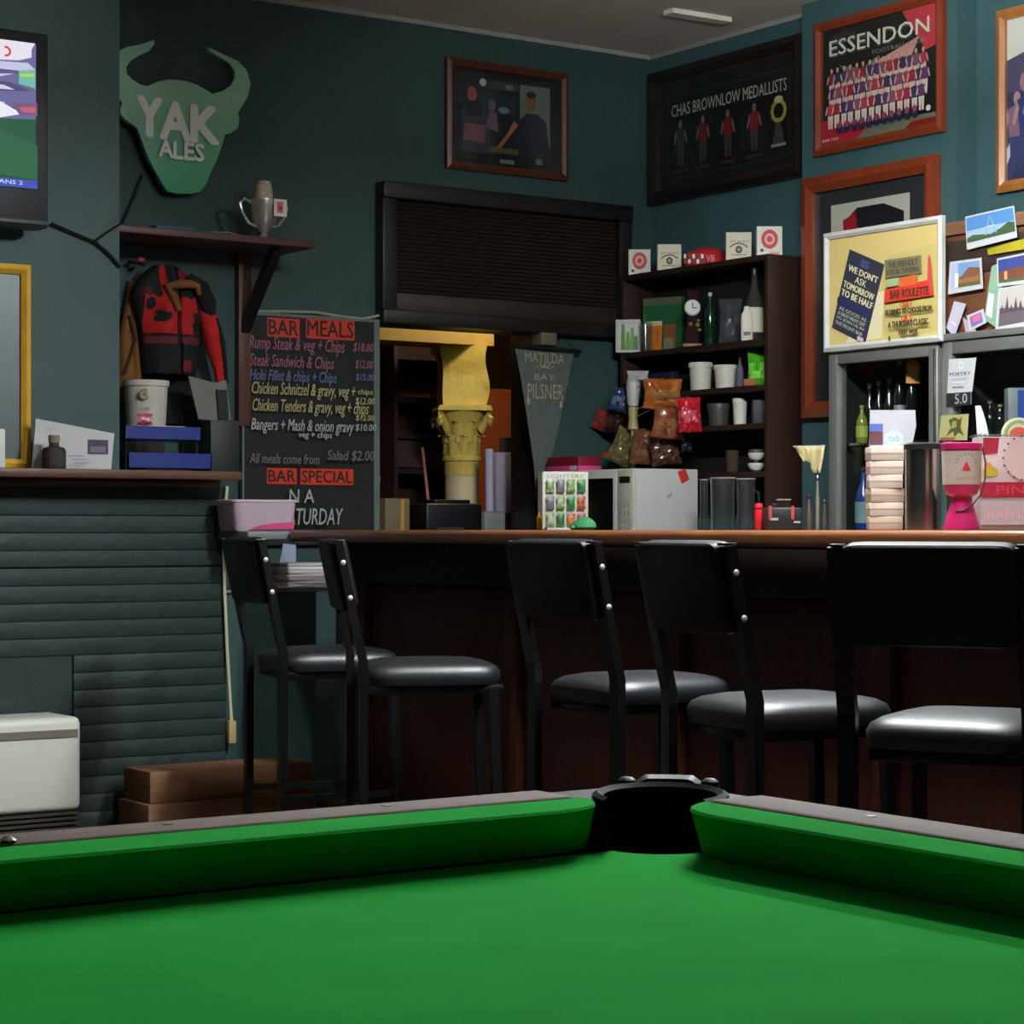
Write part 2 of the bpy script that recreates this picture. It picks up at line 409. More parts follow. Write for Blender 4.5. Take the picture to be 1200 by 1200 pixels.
# gas heater
h1 = at(96, 845, y=6.5); hz = at(50, 842, y=6.5).z; hb = at(60, 952, y=6.5).z
ht = thing('gas_heater', 'white wall heater with rounded top in front of the fireplace', 'heater', (h1.x-.36, 6.5, 0))
G().box(-.36, .36, 0, .24, hb, hz, .022, 4).obj('casing', mat('heater_enamel', (214, 212, 200), .4, 0, .03, 4), ht)
G().box(-.359, .345, -.004, .02, hz-.062, hz-.038).obj('control_strip', mat('heater_strip', (120, 112, 98), .4), ht)
g = G()
for i in range(5): g.box(.02, .352, .004+.002*i, .2, hb-.012-.016*i, hb-.003-.016*i)
g.box(.0, .35, .03, .2, .0, hb-.002); g.box(-.35, 0, .06, .2, 0, hb-.002); g.obj('grille', mat('grille_metal', (70, 66, 58), .5, .3), ht)
G().lathe([(.007, 0), (.007, .01)], (0, 0, 0), 12).obj('knob', BLACK, ht, loc=(-.02, -.008, hz-.055))
# ------------------------------------------------------------------ television
TY = 6.70
ta = at(57, 40, y=TY); tb = at(57, 268, y=TY)
tv = thing('television', 'black flat television showing a football match on the chimney breast', 'television', (ta.x-.5, TY, tb.z))
H = ta.z-tb.z; sx = at(42, 100, y=TY).x-(ta.x-.5); k = ta.k
s1 = H-at(42, 0, y=TY).k*14; s0 = H-at(42, 0, y=TY).k*184
g = G(); zz0, zz1 = s0, s1
g.box(-.5, .5, 0, .09, .0, H, .008); g.obj('casing', mat('tv_casing', (30, 30, 33), .35), tv)
g = G(); g.box(-.47, .492, -.012, .01, .008, .022, .003); g.obj('lower_trim', mat('tv_trim', (72, 72, 76), .3), tv)
g = G(); X0, X1 = -sx, sx; w_ = 2*sx; hh = zz1-zz0
def U(u): return X1-(1-u)*w_
g.rect(X0, zz0, X1, zz1, (40, 92, 66)); M = lambda u, v: (X1-(1-u)*.62, zz0+v*hh)      # u=1 at the right edge
def PR(*p): return [M(*q) for q in p]
g.poly(PR((0, 1), (1, 1), (1, .48), (0, .40)), (112, 110, 160))
for q in range(26): g.poly(PR((.3+.027*q, .50+.012*(q % 5)), (.315+.027*q, .50+.012*(q % 5)), (.313+.027*q, .53+.012*(q % 5)), (.3+.027*q, .53+.012*(q % 5))), ((60, 58, 100), (190, 180, 206), (150, 70, 96))[q % 3])
g.poly(PR((0, 1), (.99, 1), (.97, .955), (.97, .9), (.9, .87), (.6, .84), (0, .88)), (240, 236, 250))
g.poly(PR((.5, .83), (.95, .86), (.99, .82), (.8, .745), (.5, .72)), (206, 206, 238))
g.poly(PR((.5, .79), (.9, .80), (.94, .785), (.7, .75), (.5, .745)), (96, 92, 146))
g.poly(PR((.4, .70), (.85, .715), (.97, .67), (.75, .64), (.4, .61)), (84, 80, 130))
g.poly(PR((.3, .69), (.82, .69), (.88, .665), (.5, .645)), (220, 216, 244))
g.poly(PR((.9, .80), (.99, .82), (.99, .69), (.9, .71)), (120, 196, 176))
g.poly(PR((.91, .78), (.985, .79), (.985, .77), (.91, .76)), (196, 222, 90))
g.poly(PR((.2, .67), (.74, .61), (.92, .505), (.80, .465), (.55, .40), (.2, .32)), (246, 244, 252))
g.poly(PR((.86, .57), (1, .59), (1, .50), (.90, .50)), (130, 92, 128))
g.poly(PR((.9, .55), (.99, .56), (.99, .52), (.92, .52)), (200, 104, 130))
g.poly(PR((.2, .28), (.62, .40), (.66, .40), (.2, .22)), (170, 214, 200))
g.poly(PR((.5, .1), (1, .06), (1, .3), (.8, .38)), (46, 104, 72))
g.ring(M(.83, .92)[0], M(.83, .92)[1], .010, .017, (222, 70, 80), 12, -110, 110)
g.rect(M(0, .0)[0], zz0, X1, M(0, .055)[1], (70, 82, 190)); g.text('SWANS 2', M(.72, 0)[0], M(0, .018)[1], M(.92, 0)[0], M(0, .045)[1], (235, 240, 255))
g.obj('screen', ink('screen_glow', .75, 0, TV_GLOW), tv, loc=(0, -.001, 0))
G().box(-.15, .15, .09, YCH-TY-.001, H*.3, H*.7).obj('wall_bracket', BLACK, tv)
# cables from the set along the chimney breast
c0 = at(60, 262, y=YCH-.012); c1 = at(112, 284, y=YCH-.012); c2 = at(139, 282+28, y=YCH-.012)
cb = G(); pts = [c0.v, at(85, 273, y=YCH-.01).v, c1.v, at(128, 298, y=YCH-.01).v, at(140.5, 313, y=YCH-.008).v]
tag(cb.tube(pts, .0055, 6).obj('cable', BLACK), 'black cable drooping from the television across the chimney breast', 'cable')
pts = [c1.v+Vector((0, .0, .006)), at(126, 272, y=YCH-.012).v, at(141, 262, y=YCH-.010).v]
tag(G().tube(pts, .004, 6).obj('cable', BLACK), 'short black cable branching up to the corner of the chimney breast', 'cable')
tag(G().tube([at(166, 205, y=YB-.012).v, at(158, 228, y=YB-.012).v, at(150, 246, y=YB-.012).v, at(143, 262, y=YB-.012).v], .005, 6).obj('cable', BLACK), 'black cable hanging behind the green sign down to the wall shelf', 'cable')
# gold frame and mantel things
ga = at(36, 311, y=6.78); gb = at(36, 546, y=6.78); gh = ga.z-mz; gw = .62
def frame_sides(t, x0, x1, z0, z1, fw, fd, m, y=0, nm='frame', lip=.012):
    g = G()
    o = [(x0, z0), (x1, z0), (x1, z1), (x0, z1)]; i = [(x0+fw, z0+fw), (x1-fw, z0+fw), (x1-fw, z1-fw), (x0+fw, z1-fw)]
    md = [((a[0]*.45+b[0]*.55), (a[1]*.45+b[1]*.55)) for a, b in zip(o, i)]
    for k in range(4):
        j = (k+1) % 4
        Q = lambda p, yy: (p[0], yy, p[1])
        ring = [(o, y+fd), (o, y+fd*.25), (md, y), (i, y+fd*.35), (i, y+fd)]
        for (a, ya), (b, yb) in zip(ring, ring[1:]+ring[:1]):
            g.face([Q(a[k], ya), Q(a[j], ya), Q(b[j], yb), Q(b[k], yb)])
    return g.obj(nm, m, t, smooth=False)
t = thing('mirror', 'gold framed mirror standing on the mantel below the television', 'mirror', (ga.x-gw/2, 6.77, mz+.001))
frame_sides(t, -gw/2, gw/2, 0, gh, .032, .035, GOLD)
G().box(-gw/2+.03, gw/2-.03, .02, .028, .03, gh-.03).obj('glass', mat('mirror_glass', (78, 84, 84), .4, .3, .05, 3), t)
a = at(3.5, 503, y=6.68)
tag(G().box(a.x-.2, a.x, 6.66, 6.72, mz+.001, a.z, .003).obj('white_box', WHITE), 'white box at the very left edge of the mantel', 'box')
a0 = at(40, 550, y=6.70); a1 = at(137, 550, y=6.70)
t = thing('envelope', 'white letter with a dark stamp leaning upright on the mantel', 'letter', (a0.x, 6.72, mz+.001), 0)
Wd = a1.x-a0.x; z_ = lambda py: at(90, py, y=6.71).z-mz
g = G(); g.prism([(0, 0), (Wd*.96, 0), (Wd, z_(507)), (Wd*.05, z_(492))], 0, .006); g.obj('sheet', PAPER, t)
g = G(); g.lay = 2; fx_ = lambda px: at(px, 0, y=6.71).x-a0.x
g.rect(fx_(104), z_(532), fx_(128), z_(515), (50, 40, 62)); g.rect(fx_(107), z_(530), fx_(125), z_(523), (110, 92, 116))
for q in range(3): g.rect(fx_(80+4*q), z_(535+4*q), fx_(100+3*q), z_(534+4*q), (130, 130, 140))
g.text('HRM', fx_(82), z_(549), fx_(100), z_(542), (150, 150, 158)); g.text('Mr', fx_(54), z_(508), fx_(64), z_(503), (160, 160, 165), .3)
g.obj('print', INK, t, loc=(0, -.0008, 0))
a = at(64, 549, y=6.64)
t = thing('ink_bottle', 'small dark bottle with a cork in front of the white letter', 'bottle', (a.x, 6.645, mz+.001)); k = a.k
G().lathe([(13.5*k, 0), (14*k, .004), (14*k, 20*k), (12*k, 24*k), (6*k, 26*k), (5.5*k, 30*k)], n=14).obj('body', mat('dark_pewter', (52, 46, 42), .55, .3, .6, 60, .6), t)
G().lathe([(6.5*k, 30*k), (6.8*k, 38*k), (6*k, 39*k)], n=14).obj('cork', mat('cork', (128, 116, 92), .8), t)
# ------------------------------------------------------------------ alcove between chimney breast and chalkboard
AY = 6.93; TD = .15
a = at(152, 549, y=AY); b = at(248, 549, y=AY); zl = mz+.001
t = thing('letter_trays', 'two-tier blue letter tray holding papers on the mantel in the alcove', 'letter tray', ((a.x+b.x)/2, AY, zl))
def tray(px0, px1, py0, py1, y):
    a = at(px0, py1, y=y); b = at(px1, py1, y=y); c = at(px1, py0, y=y); X0, X1 = a.x-t.location.x, b.x-t.location.x
    z0 = max(0, a.z-zl); Hh = c.z-a.z
    g = G(); g.box(X0, X1, 0, TD, z0, z0+.004); g.box(X0, X0+.004, 0, TD, z0, z0+Hh); g.box(X1-.004, X1, 0, TD, z0, z0+Hh); g.box(X0, X1, TD-.004, TD, z0, z0+Hh); g.box(X0, X1, 0, .004, z0, z0+Hh)
    g.obj('tray', mat('blue_plastic', (24, 42, 120), .4), t); return X0, X1, z0
l0, l1, lz = tray(150, 248, 532, 549, AY); u0, u1, uz = tray(146, 236, 501, 515, AY)
for xx in (u0+.012, u1-.012):
    for yy in (.012, TD-.012): G().tube([(xx, yy, .004), (xx, yy, uz+.002)], .005, 6).obj('riser', BLACK, t)
def sheets(label, name, cx, cy, z, w_, d_, n, cols, rot, group=None):
    t = thing(name, label, 'papers', (cx, cy, z), rot, group)
    for i in range(n):
        g = G(); g.box(-w_/2, w_/2, -d_/2, d_/2, 0, .0035, col=cols[i % len(cols)])
        o = g.obj('sheet', INK, t); o.location = (random.uniform(-.006, .006), random.uniform(-.006, .006), .0006+i*.0042); o.rotation_euler = (0, 0, random.uniform(-.06, .06))
    return t
a = at(190, 540, y=7.0)
sheets('white papers with a green sheet lying in the lower blue tray', 'paper_pile', a.x, 7.005, zl+.005, .17, .10, 13, [(215, 212, 205), (205, 205, 200), (222, 220, 216), (150, 200, 120)], .08)
a = at(180, 500, y=7.0)
t = sheets('loose white papers in the upper blue tray', 'paper_pile', a.x+.03, 7.005, zl+uz+.005, .13, .10, 11, [(225, 222, 225), (214, 214, 220)], -.1)
a = at(172, 497, y=6.99)
tag(G().bag(.06, .04, .05, 3, 7, (222, 90, 130), (240, 190, 205)).obj('pink_packet', INK), 'crumpled pink packet on papers in the upper blue tray', 'packet')
bpy.data.objects['pink_packet'].location = (a.x-.01, 6.985, zl+uz+.053)
a = at(169, 500, y=7.2); b = at(169, 447, y=7.2); k = a.k
t = thing('paper_tub', 'white paper tub with a round brown seal standing behind the blue trays', 'tub', (a.x, 7.185, mz+.001))
ht_ = b.z-mz
G().lathe([(19*k, 0), (20*k, .005), (25*k, ht_*.93), (27*k, ht_*.94), (27*k, ht_)], n=28).obj('tub', mat('paper_tub_white', (206, 196, 186), .65, 0, .2, 10), t)
g = G(); g.lay = 1; zc = at(156, 464, y=7.2).z-mz; g.ring(-13*k, zc, .0, 6.5*k, (110, 96, 64)); g.ring(-13*k, zc, 3*k, 4*k, (180, 168, 140))
g.text('CHICKEN', -18*k, zc-18*k, 8*k, zc-14*k, (150, 130, 110)); g.obj('print', INK, t, loc=(0, -22.6*k, 0))
# black box and grey card
a = at(247, 551, y=7.1); b = at(281, 493, y=7.1)
tag(G().box(a.x, b.x, 7.1, 7.25, mz+.001, b.z, .004).obj('black_box', mat('charcoal_plastic', (34, 36, 38), .55)), 'charcoal box standing on the mantel beside the blue trays', 'box')
t = thing('folded_card', 'grey folded card leaning on top of the charcoal box', 'card', (at(250, 490, y=7.12).x, 7.14, b.z+.001))
g = G(); k = a.k
g.prism([(-16*k, 1*k), (8*k, 0), (5*k, 44*k), (-29*k, 51*k)], 0, .004); g.prism([(8*k, 0), (27*k, 0), (20*k, 48*k), (5*k, 44*k)], .0, .004)
g.obj('card', mat('grey_card', (112, 110, 106), .7), t)
g = G(); g.prism([(9*k, 2*k), (22*k, 2*k), (19*k, 36*k), (6*k, 36*k)], -.012, -.002); g.obj('pocket', BLACK, t)
# coats
RED = mat('red_fabric', (190, 22, 24), .85, 0, .3, 18, .4); BLKF = mat('black_fabric', (15, 13, 13), .9, 0, .3, 18, .3)
TAN = mat('tan_fabric', (122, 78, 34), .85, 0, .3, 16, .3); DKRED = mat('dark_red_fabric', (96, 14, 18), .85, 0, .3, 18, .3)
def cloth_body(g, rings, n=28, ph=0., amp=.10, flat=.42):
    """hanging cloth: rings = (cx, z, half width, half depth, cy)"""
    R = []
    for j, (cx, z, hw, hd, cy) in enumerate(rings):
        r = []
        for i in range(n):
            t = 2*pi*i/n; f = 1+amp*sin(5*t+ph+j*.35)+.5*amp*sin(9*t+ph*2)
            r.append((cx+hw*cos(t)*(1+.15*amp*sin(3*t)), cy+hd*sin(t)*f, z))
        R.append(r)
    g.loops(R); return g
CY = 7.27; K = at(205, 400, y=CY).k; cx0 = at(205, 400, y=CY).x; Z = lambda py: at(205, py, y=CY).z; X = lambda px: (px-205)*K*1.217
def wx(px): return at(px, 400, y=CY).x-cx0
t = thing('jacket', 'red and black jacket with tan collar hanging under the wall shelf', 'jacket', (cx0, CY, Z(440)))
zj = lambda py: Z(py)-Z(440)
def edge(tab, q):
    for (a_, va_), (b_, vb_) in zip(tab, tab[1:]):
        if q <= b_: return va_+(vb_-va_)*(q-a_)/(b_-a_)
    return tab[-1][1]
LE = [(313, 179), (322, 168), (335, 158), (350, 154), (375, 160), (400, 165), (440, 168)]; RE = [(313, 206), (322, 218), (335, 229), (350, 234), (372, 236), (400, 232), (440, 226)]
CR, CB, CD = (176, 18, 22), (18, 14, 15), (104, 34, 42)
def panel_colour(p, q):
    n_ = noise.noise(Vector((p*.16, q*.16, 2)))
    if q < 350+6*n_:
        if 180 < p < 188: return CR
        if 204 < p < 216 and 318 < q < 330: return (120, 16, 22)
        return CB if p > 172 or q < 340 else (60, 12, 20)
    if 199 < p < 203 or p < 164: return CB
    if q < 394:
        if p > 221: return CB
        if ((p-181)/8)**2+((q-373)/7)**2 < 1+1.2*n_ or ((p-170)/5)**2+((q-359)/7)**2 < 1 or ((p-219)/5)**2+((q-379)/12)**2 < 1+n_: return CB
        return CR
    if q < 397: return CB
    if q < 405: return CD
    return (120, 16, 22) if (204 < p < 216 and 424 < q < 436) else CB
g = G(); nu, nv = 64, 76; VV = []
for j in range(nv+1):
    q = 313+(440-313)*j/nv; l_, r_ = edge(LE, q), edge(RE, q); row = []
    for i in range(nu+1):
        u = i/nu; p = l_+(r_-l_)*u; dep = math.sqrt(max(0, 1-(2*u-1)**2))
        yv = -.075*dep*(.55+.45*min(1, (q-313)/30))+.010*sin(14*u+q*.05)*dep+.016*noise.noise(Vector((p*.07, q*.05, 1)))
        if 198.5 < p < 203.5: yv += .016
        row.append((g.bm.verts.new((wx(p), yv, zj(q))), p, q))
    VV.append(row)
for j in range(nv):
    for i in range(nu):
        f4 = [VV[j][i], VV[j+1][i], VV[j+1][i+1], VV[j][i+1]]; f = g.bm.faces.new([v[0] for v in f4]); c = lin(panel_colour(sum(v[1] for v in f4)/4, sum(v[2] for v in f4)/4))
        for l in f.loops: l[g.cl] = c
o = g.obj('body', ink('jacket_fabric', .85), t); o.modifiers.new('thick', 'SOLIDIFY').thickness = .006
G().tube([(wx(197), zj(366)*0-.088, zj(366)), (wx(190), -.088, zj(350)), (wx(184), -.082, zj(340)), (wx(196), -.088, zj(336)), (wx(210), -.088, zj(335)), (wx(219), -.086, zj(337)), (wx(221), -.084, zj(347))], [.012, .016, .016, .017, .016, .012, .009], 10).obj('collar', TAN, t)
G().tube([(wx(226), -.03, zj(350)), (wx(236), -.045, zj(368)), (wx(241), -.045, zj(388)), (wx(246), -.04, zj(408)), (wx(251), -.035, zj(430)), (wx(255), -.03, zj(453))], [.02, .034, .036, .032, .02, .016], 12).obj('sleeve', RED, t)
G().tube([(wx(214), -.04, zj(325)), (wx(226), -.062, zj(338)), (wx(234), -.062, zj(356)), (wx(238), -.055, zj(372))], [.02, .032, .034, .02], 10).obj('shoulder_panel', BLKF, t)
G().tube([(wx(243), -.07, zj(372)), (wx(250), -.07, zj(400)), (wx(256), -.05, zj(428)), (wx(259), -.045, zj(448))], [.006, .012, .010, .008], 8).obj('sleeve_stripe', BLKF, t)
t = thing('coat', 'long black coat hanging below the red jacket in the alcove', 'coat', (cx0, CY, mz+.005))
zk = lambda py: Z(py)-mz-.005
cloth_body(G(), [(wx(214), zk(496), .085, .022, .04), (wx(214), zk(470), .085, .024, .04), (wx(208), zk(440), .095, .024, .042), (wx(205), zk(415), .10, .022, .045), (wx(203), zk(350), .09, .018, .05), (wx(200), zk(322), .03, .012, .055)], ph=2.2, amp=.2).obj('body', BLKF, t)
G().tube([(wx(225), .045, zk(330)), (wx(243), .04, zk(370)), (wx(252), .04, zk(410)), (wx(258), .04, zk(440))], [.012, .02, .02, .014], 10) if 1 else G().tube([(wx(225), zk(330), .02), (wx(243), zk(370), .0), (wx(252), zk(410), .0), (wx(258), zk(440), .0)], [.02, .03, .026, .018], 10).obj('sleeve', BLKF, t)
for (p, q) in ((209, 436), (211, 430), (180, 428)): G().lathe([(.002, -.004), (.016, 0), (.004, .01)], n=8).obj('red_lining', DKRED, t, loc=(wx(p), .018, zk(q)))
t = thing('scarf', 'tan scarf hanging at the left side of the red jacket', 'scarf', (at(158, 400, y=CY).x, CY+.045, Z(478)))
zq = lambda py: Z(py)-Z(478)
cloth_body(G(), [(0, 0, .05, .02, 0), (.01, zq(440), .048, .025, 0), (.0, zq(400), .04, .025, 0), (.008, zq(365), .028, .022, 0), (.02, zq(330), .015, .012, .02)], ph=.3, amp=.25).obj('scarf', TAN, t)
G().tube([(-.012, -.026, zq(372)), (.01, -.03, zq(400)), (-.03, -.024, zq(440))], .006, 6).obj('fold', mat('dark_tan', (62, 40, 20), .9), t)
a = at(155, 309, y=YB-.03)
t = thing('coat_hook', 'small metal coat hook with a pink badge under the shelf corner', 'hook', (a.x, YB, a.z))
G().tube([(0, 0, .01), (0, -.05, .0), (.01, -.10, -.01), (.03, -.12, .01)], .006, 8).obj('hook', STEEL, t)
G().lathe([(.0, 0), (.012, .004), (.014, .010), (.006, .016)], n=12).obj('badge', mat('pink_badge', (235, 90, 110), .4), t, loc=(0, -.1, .0))
# wall shelf with bracket
SY = 7.03
sa = at(143, 268, y=SY); sb = at(371, 291, y=SY); szt = at(250, 272, y=SY).z; szb = at(250, 281, y=SY).z
t = thing('wall_shelf', 'dark brown wall shelf above the alcove carrying a silver cup', 'shelf', ((xch+sb.x)/2, YB-.001, szb))
W2 = (sb.x-xch)/2-.002
G().box(-W2, W2, SY-YB, 0, 0, szt-szb, .005).obj('board', wood('shelf_wood', (78, 48, 44), 0, .5), t)
bx = at(281, 400, y=YB).x-(xch+sb.x)/2
G().box(bx-.022, bx+.03, -.035, 0, at(281, 500, y=YB).z-szb, -.001, .003).obj('upright', wood('upright_wood', (86, 50, 42), 2, .5), t)
y_t = -.29
G().tube([(bx+.005, y_t+.02, -.005), (bx+.005, -.02, at(281, 388, y=YB).z-szb)], .02, rect=(.035, .035)).obj('strut', BLKWOOD, t)
SZ = szt
# clutter on the shelf
a = at(197, 266, y=7.15)
tag(G().box(a.x-.07, a.x+.07, 7.1, 7.18, SZ+.001, SZ+.022, .004).obj('plastic_case', glass('blue_plastic_clear', (150, 180, 215), 1.4, .1, .35, (120, 150, 190))), 'small clear bluish plastic case lying on the wall shelf', 'case')
a = at(240, 270, y=7.15)
t = thing('paper_strips', 'crumpled pale paper strips lying on the wall shelf before the cup', 'paper', (a.x, 7.12, SZ+.001))
for i in range(3):
    g = G(); g.tube([(-.06+.05*i, 0, .004+.004*i), (-.02+.05*i, .012, .012+.003*i), (.04+.05*i, -.01, .004)], .006, rect=(.02, .003)); g.obj('strip', mat('pale_paper', (150, 140, 120), .7), t)
a = at(309, 274, y=7.16); k = a.k
t = thing('trophy_cup', 'two-handled silver trophy cup with a pale ball on the wall shelf', 'trophy', (a.x, 7.16, SZ+.001))
CHR = mat('silver_plate', (206, 202, 194), .25, .7, .1, 20)
G().lathe([(15*k, 0), (15*k, 3*k), (6*k, 5*k), (4*k, 9*k), (9*k, 15*k), (15*k, 26*k), (17*k, 40*k), (18.5*k, 47*k), (18.5*k, 48*k), (16*k, 47*k), (14*k, 30*k)], n=28).obj('cup', CHR, t)
for s_ in (-1, 1):
    G().tube([(s_*16*k, 0, 44*k), (s_*25*k, 0, 48*k), (s_*31*k, 0, 43*k), (s_*28*k, 0, 31*k), (s_*20*k, 0, 20*k), (s_*10*k, 0, 17*k)], [2.2*k, 2.2*k, 2*k, 2*k, 2*k, 2*k], 8).obj('handle', CHR, t)
g = G(); g.lathe([(.0, 40*k), (10*k, 44*k), (11*k, 54*k), (10*k, 60*k), (9.5*k, 64*k), (8*k, 70*k), (0, 72*k)], n=16); g.obj('ball', mat('pale_ball', (188, 176, 152), .6, 0, .35, 60), t)
g = G(); g.rect(3*k, 28*k, 20*k, 48*k, (228, 214, 206)); g.rect(7*k, 32*k, 15*k, 45*k, (196, 110, 104)); g.rect(9*k, 36*k, 14*k, 40*k, (150, 50, 56)); g.obj('card', INK, t, loc=(0, -19.5*k, 0))
# yak sign: green bull's head
YP = [(142, 58), (151, 54), (168, 52), (177, 49), (181, 46), (181, 52), (175, 60), (163, 65), (153, 70), (147, 78), (148, 87), (155, 94), (164, 99), (172, 102), (183, 96), (198, 93), (214, 94), (229, 98), (241, 105), (249, 111), (262, 107), (271, 101), (276, 92), (276, 84), (270, 74), (258, 67), (247, 61), (242, 54), (246, 57), (262, 64), (279, 71), (290, 83), (294, 98), (291, 113), (284, 124), (278, 132), (281, 141), (279, 150), (271, 156), (263, 157), (260, 171), (254, 189), (247, 200), (243, 215), (235, 225), (225, 227), (208, 227), (196, 224), (189, 214), (183, 201), (175, 189), (168, 170), (162, 150), (156, 146), (147, 141), (141, 133), (141, 126), (144, 120), (136, 112), (129, 100), (128, 82), (133, 66)]
yy = YB-.075; o_ = at(212, 228, y=yy)
t = thing('bull_head_sign', "green bull's head shaped sign with white lettering on the back wall", 'sign', (o_.x, yy, o_.z))
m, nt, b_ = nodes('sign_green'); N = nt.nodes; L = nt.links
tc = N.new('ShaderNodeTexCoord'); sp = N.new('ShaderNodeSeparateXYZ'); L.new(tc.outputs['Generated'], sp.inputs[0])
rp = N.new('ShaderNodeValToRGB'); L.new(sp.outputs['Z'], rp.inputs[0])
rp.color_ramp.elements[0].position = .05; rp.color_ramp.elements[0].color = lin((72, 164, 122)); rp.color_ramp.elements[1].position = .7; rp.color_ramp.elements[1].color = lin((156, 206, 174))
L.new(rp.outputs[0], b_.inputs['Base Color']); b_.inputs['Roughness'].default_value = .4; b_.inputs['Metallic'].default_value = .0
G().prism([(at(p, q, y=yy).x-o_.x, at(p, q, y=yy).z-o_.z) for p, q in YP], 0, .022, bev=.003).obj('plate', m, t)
g = G(); F = lambda p, q: (at(p, q, y=yy).x-o_.x, at(p, q, y=yy).z-o_.z)
def wall_text(g, s, tl, tr, br, bl, col, y, o_, shear=0, ax='y'):
    """lettering between four corners seen on a wall plane"""
    C = [(at(p, q, y=y) if ax == 'y' else at(p, q, x=y)) for p, q in (tl, tr, br, bl)]
    C = [((c.x-o_.x) if ax == 'y' else -(c.y-o_.y), c.z-o_.z) for c in C]
    x0 = (C[0][0]+C[3][0])/2; x1 = (C[1][0]+C[2][0])/2; z0 = (C[3][1]+C[2][1])/2; z1 = (C[0][1]+C[1][1])/2
    g.text(s, x0, z0, x1, z1, col, shear)
WT = (244, 248, 240)
g.text('Y', *F(162, 157), *F(188, 117), WT, bold=.008); g.text('A', *F(188, 161), *F(222, 123), WT, bold=.007); g.text('K', *F(224, 165), *F(254, 128), WT, bold=.008)
g.text('A', *F(185, 183), *F(201, 166), WT, bold=.003); g.text('LES', *F(202, 186), *F(237, 170), WT, bold=.003)
g.obj('lettering', INK, t, loc=(0, -.001, 0))
for s_ in (-.08, .12): G().lathe([(.012, 0), (.012, .052)], n=10).obj('spacer', BLACK, t).matrix_local = Matrix.Translation((s_, .022, .25)) @ Matrix.Rotation(-pi/2, 4, 'X')
# ------------------------------------------------------------------ chalkboard
CBY = YB-.035
ca = at(284, 368, y=CBY); cb_ = at(445, 371, y=CBY)
cw = cb_.x-ca.x; cz0 = 1.04; ch = (ca.z+cb_.z)/2-cz0
t = thing('chalkboard', 'tall chalkboard headed BAR MEALS in a thin grey-green frame', 'chalkboard', (ca.x, CBY, cz0))
G().box(.008, cw-.02, .006, .018, .0, ch-.01).obj('board', mat('slate_black', (16, 16, 16), .7, 0, .25, 8), t)
g = G(); g.box(0, .008, 0, .02, 0, ch); g.box(cw-.025, cw, 0, .02, 0, ch); g.box(.008, cw-.025, 0, .02, ch-.012, ch); g.obj('frame', mat('chalk_frame', (96, 108, 102), .6), t)
g = G(); F = lambda p, q: (at(p, q, y=CBY).x-ca.x, at(p, q, y=CBY).z-cz0)
def line(s, px0, px1, pyb, pyt, col, shear=.15):
    x0, z0 = F(px0, pyb); x1, z1 = F(px1, pyt); g.text(s, x0, z0, x1, z1, col, shear, bold=.0009)
OR = (204, 52, 20)
for s, p0, p1, q0, q1 in (('BAR', 314, 352, 394, 374), ('MEALS', 359, 416, 396, 376), ('BAR', 313, 348, 567, 549), ('SPECIAL', 352, 414, 568, 550)):
    x0, z0 = F(p0, q0); x1, z1 = F(p1, q1); g.rect(x0, z0, x1, z1, OR); g.text(s, x0+.006, z0+.008, x1-.006, z1-.008, (40, 16, 12), bold=.0018)
PK, BL, YE, WH, GR = (150, 92, 106), (96, 110, 146), (172, 164, 112), (166, 172, 166), (106, 106, 108)
line('Rump Steak & veg + Chips', 291, 402, 413, 399, PK); line('$18.00', 413, 436, 413, 403, PK)
line('Steak Sandwich & Chips', 291, 389, 433, 419, PK); line('$12.00', 415, 435, 433, 423, PK)
line('Hoki Fillet & chips + Chips', 291, 392, 449, 437, BL); line('$15.00', 415, 436, 447, 439, BL)
line('Chicken Schnitzel & gravy, veg +', 292, 413, 466, 452, YE); line('chips', 417, 434, 464, 457, YE); line('$12.00', 414, 436, 475, 467, YE)
line('Chicken Tenders & gravy, veg + chips', 292, 428, 486, 472, YE); line('$12.00', 414, 435, 494, 487, YE)
line('Bangers + Mash & onion gravy', 291, 410, 508, 494, WH); line('$10.00', 413, 437, 506, 498, WH); line('veg + chips', 346, 385, 515, 507, WH)
line('All meals come from', 289, 370, 543, 533, GR); line('Salad $2.00', 379, 434, 541, 529, GR)
line('N A', 335, 364, 589, 574, WH, .05); line('SATURDAY', 326, 396, 615, 596, WH, .1)
g.obj('chalk_writing', INK, t, loc=(0, .0055, 0))
tag(G().tube([at(289, 365, y=YB-.03).v, at(330, 365, y=YB-.03).v, at(370, 366, y=YB-.03).v, at(400, 371, y=YB-.03).v, at(425, 374, y=YB-.03).v, at(447, 369, y=YB-.03).v], .006, 6).obj('cable', mat('pale_cable', (150, 146, 130), .6)), 'pale cable running along the top of the chalkboard', 'cable')
# cord with plug beside the fireplace
cp = [at(266, 570, y=6.735).v, at(262, 620, y=6.735).v, at(263, 690, y=6.735).v, at(266, 760, y=6.735).v, at(271, 845, y=6.735).v]
t = thing('hanging_cord', 'cream cord with a plug hanging down the fireplace edge behind first chair', 'cord', cp[-1])
G().tube([p-cp[-1] for p in cp], .006, 6).obj('cord', CREAM, t); G().box(-.014, .014, -.012, .012, -.075, .002, .004).obj('plug', mat('tan_plug', (176, 150, 104), .5), t)
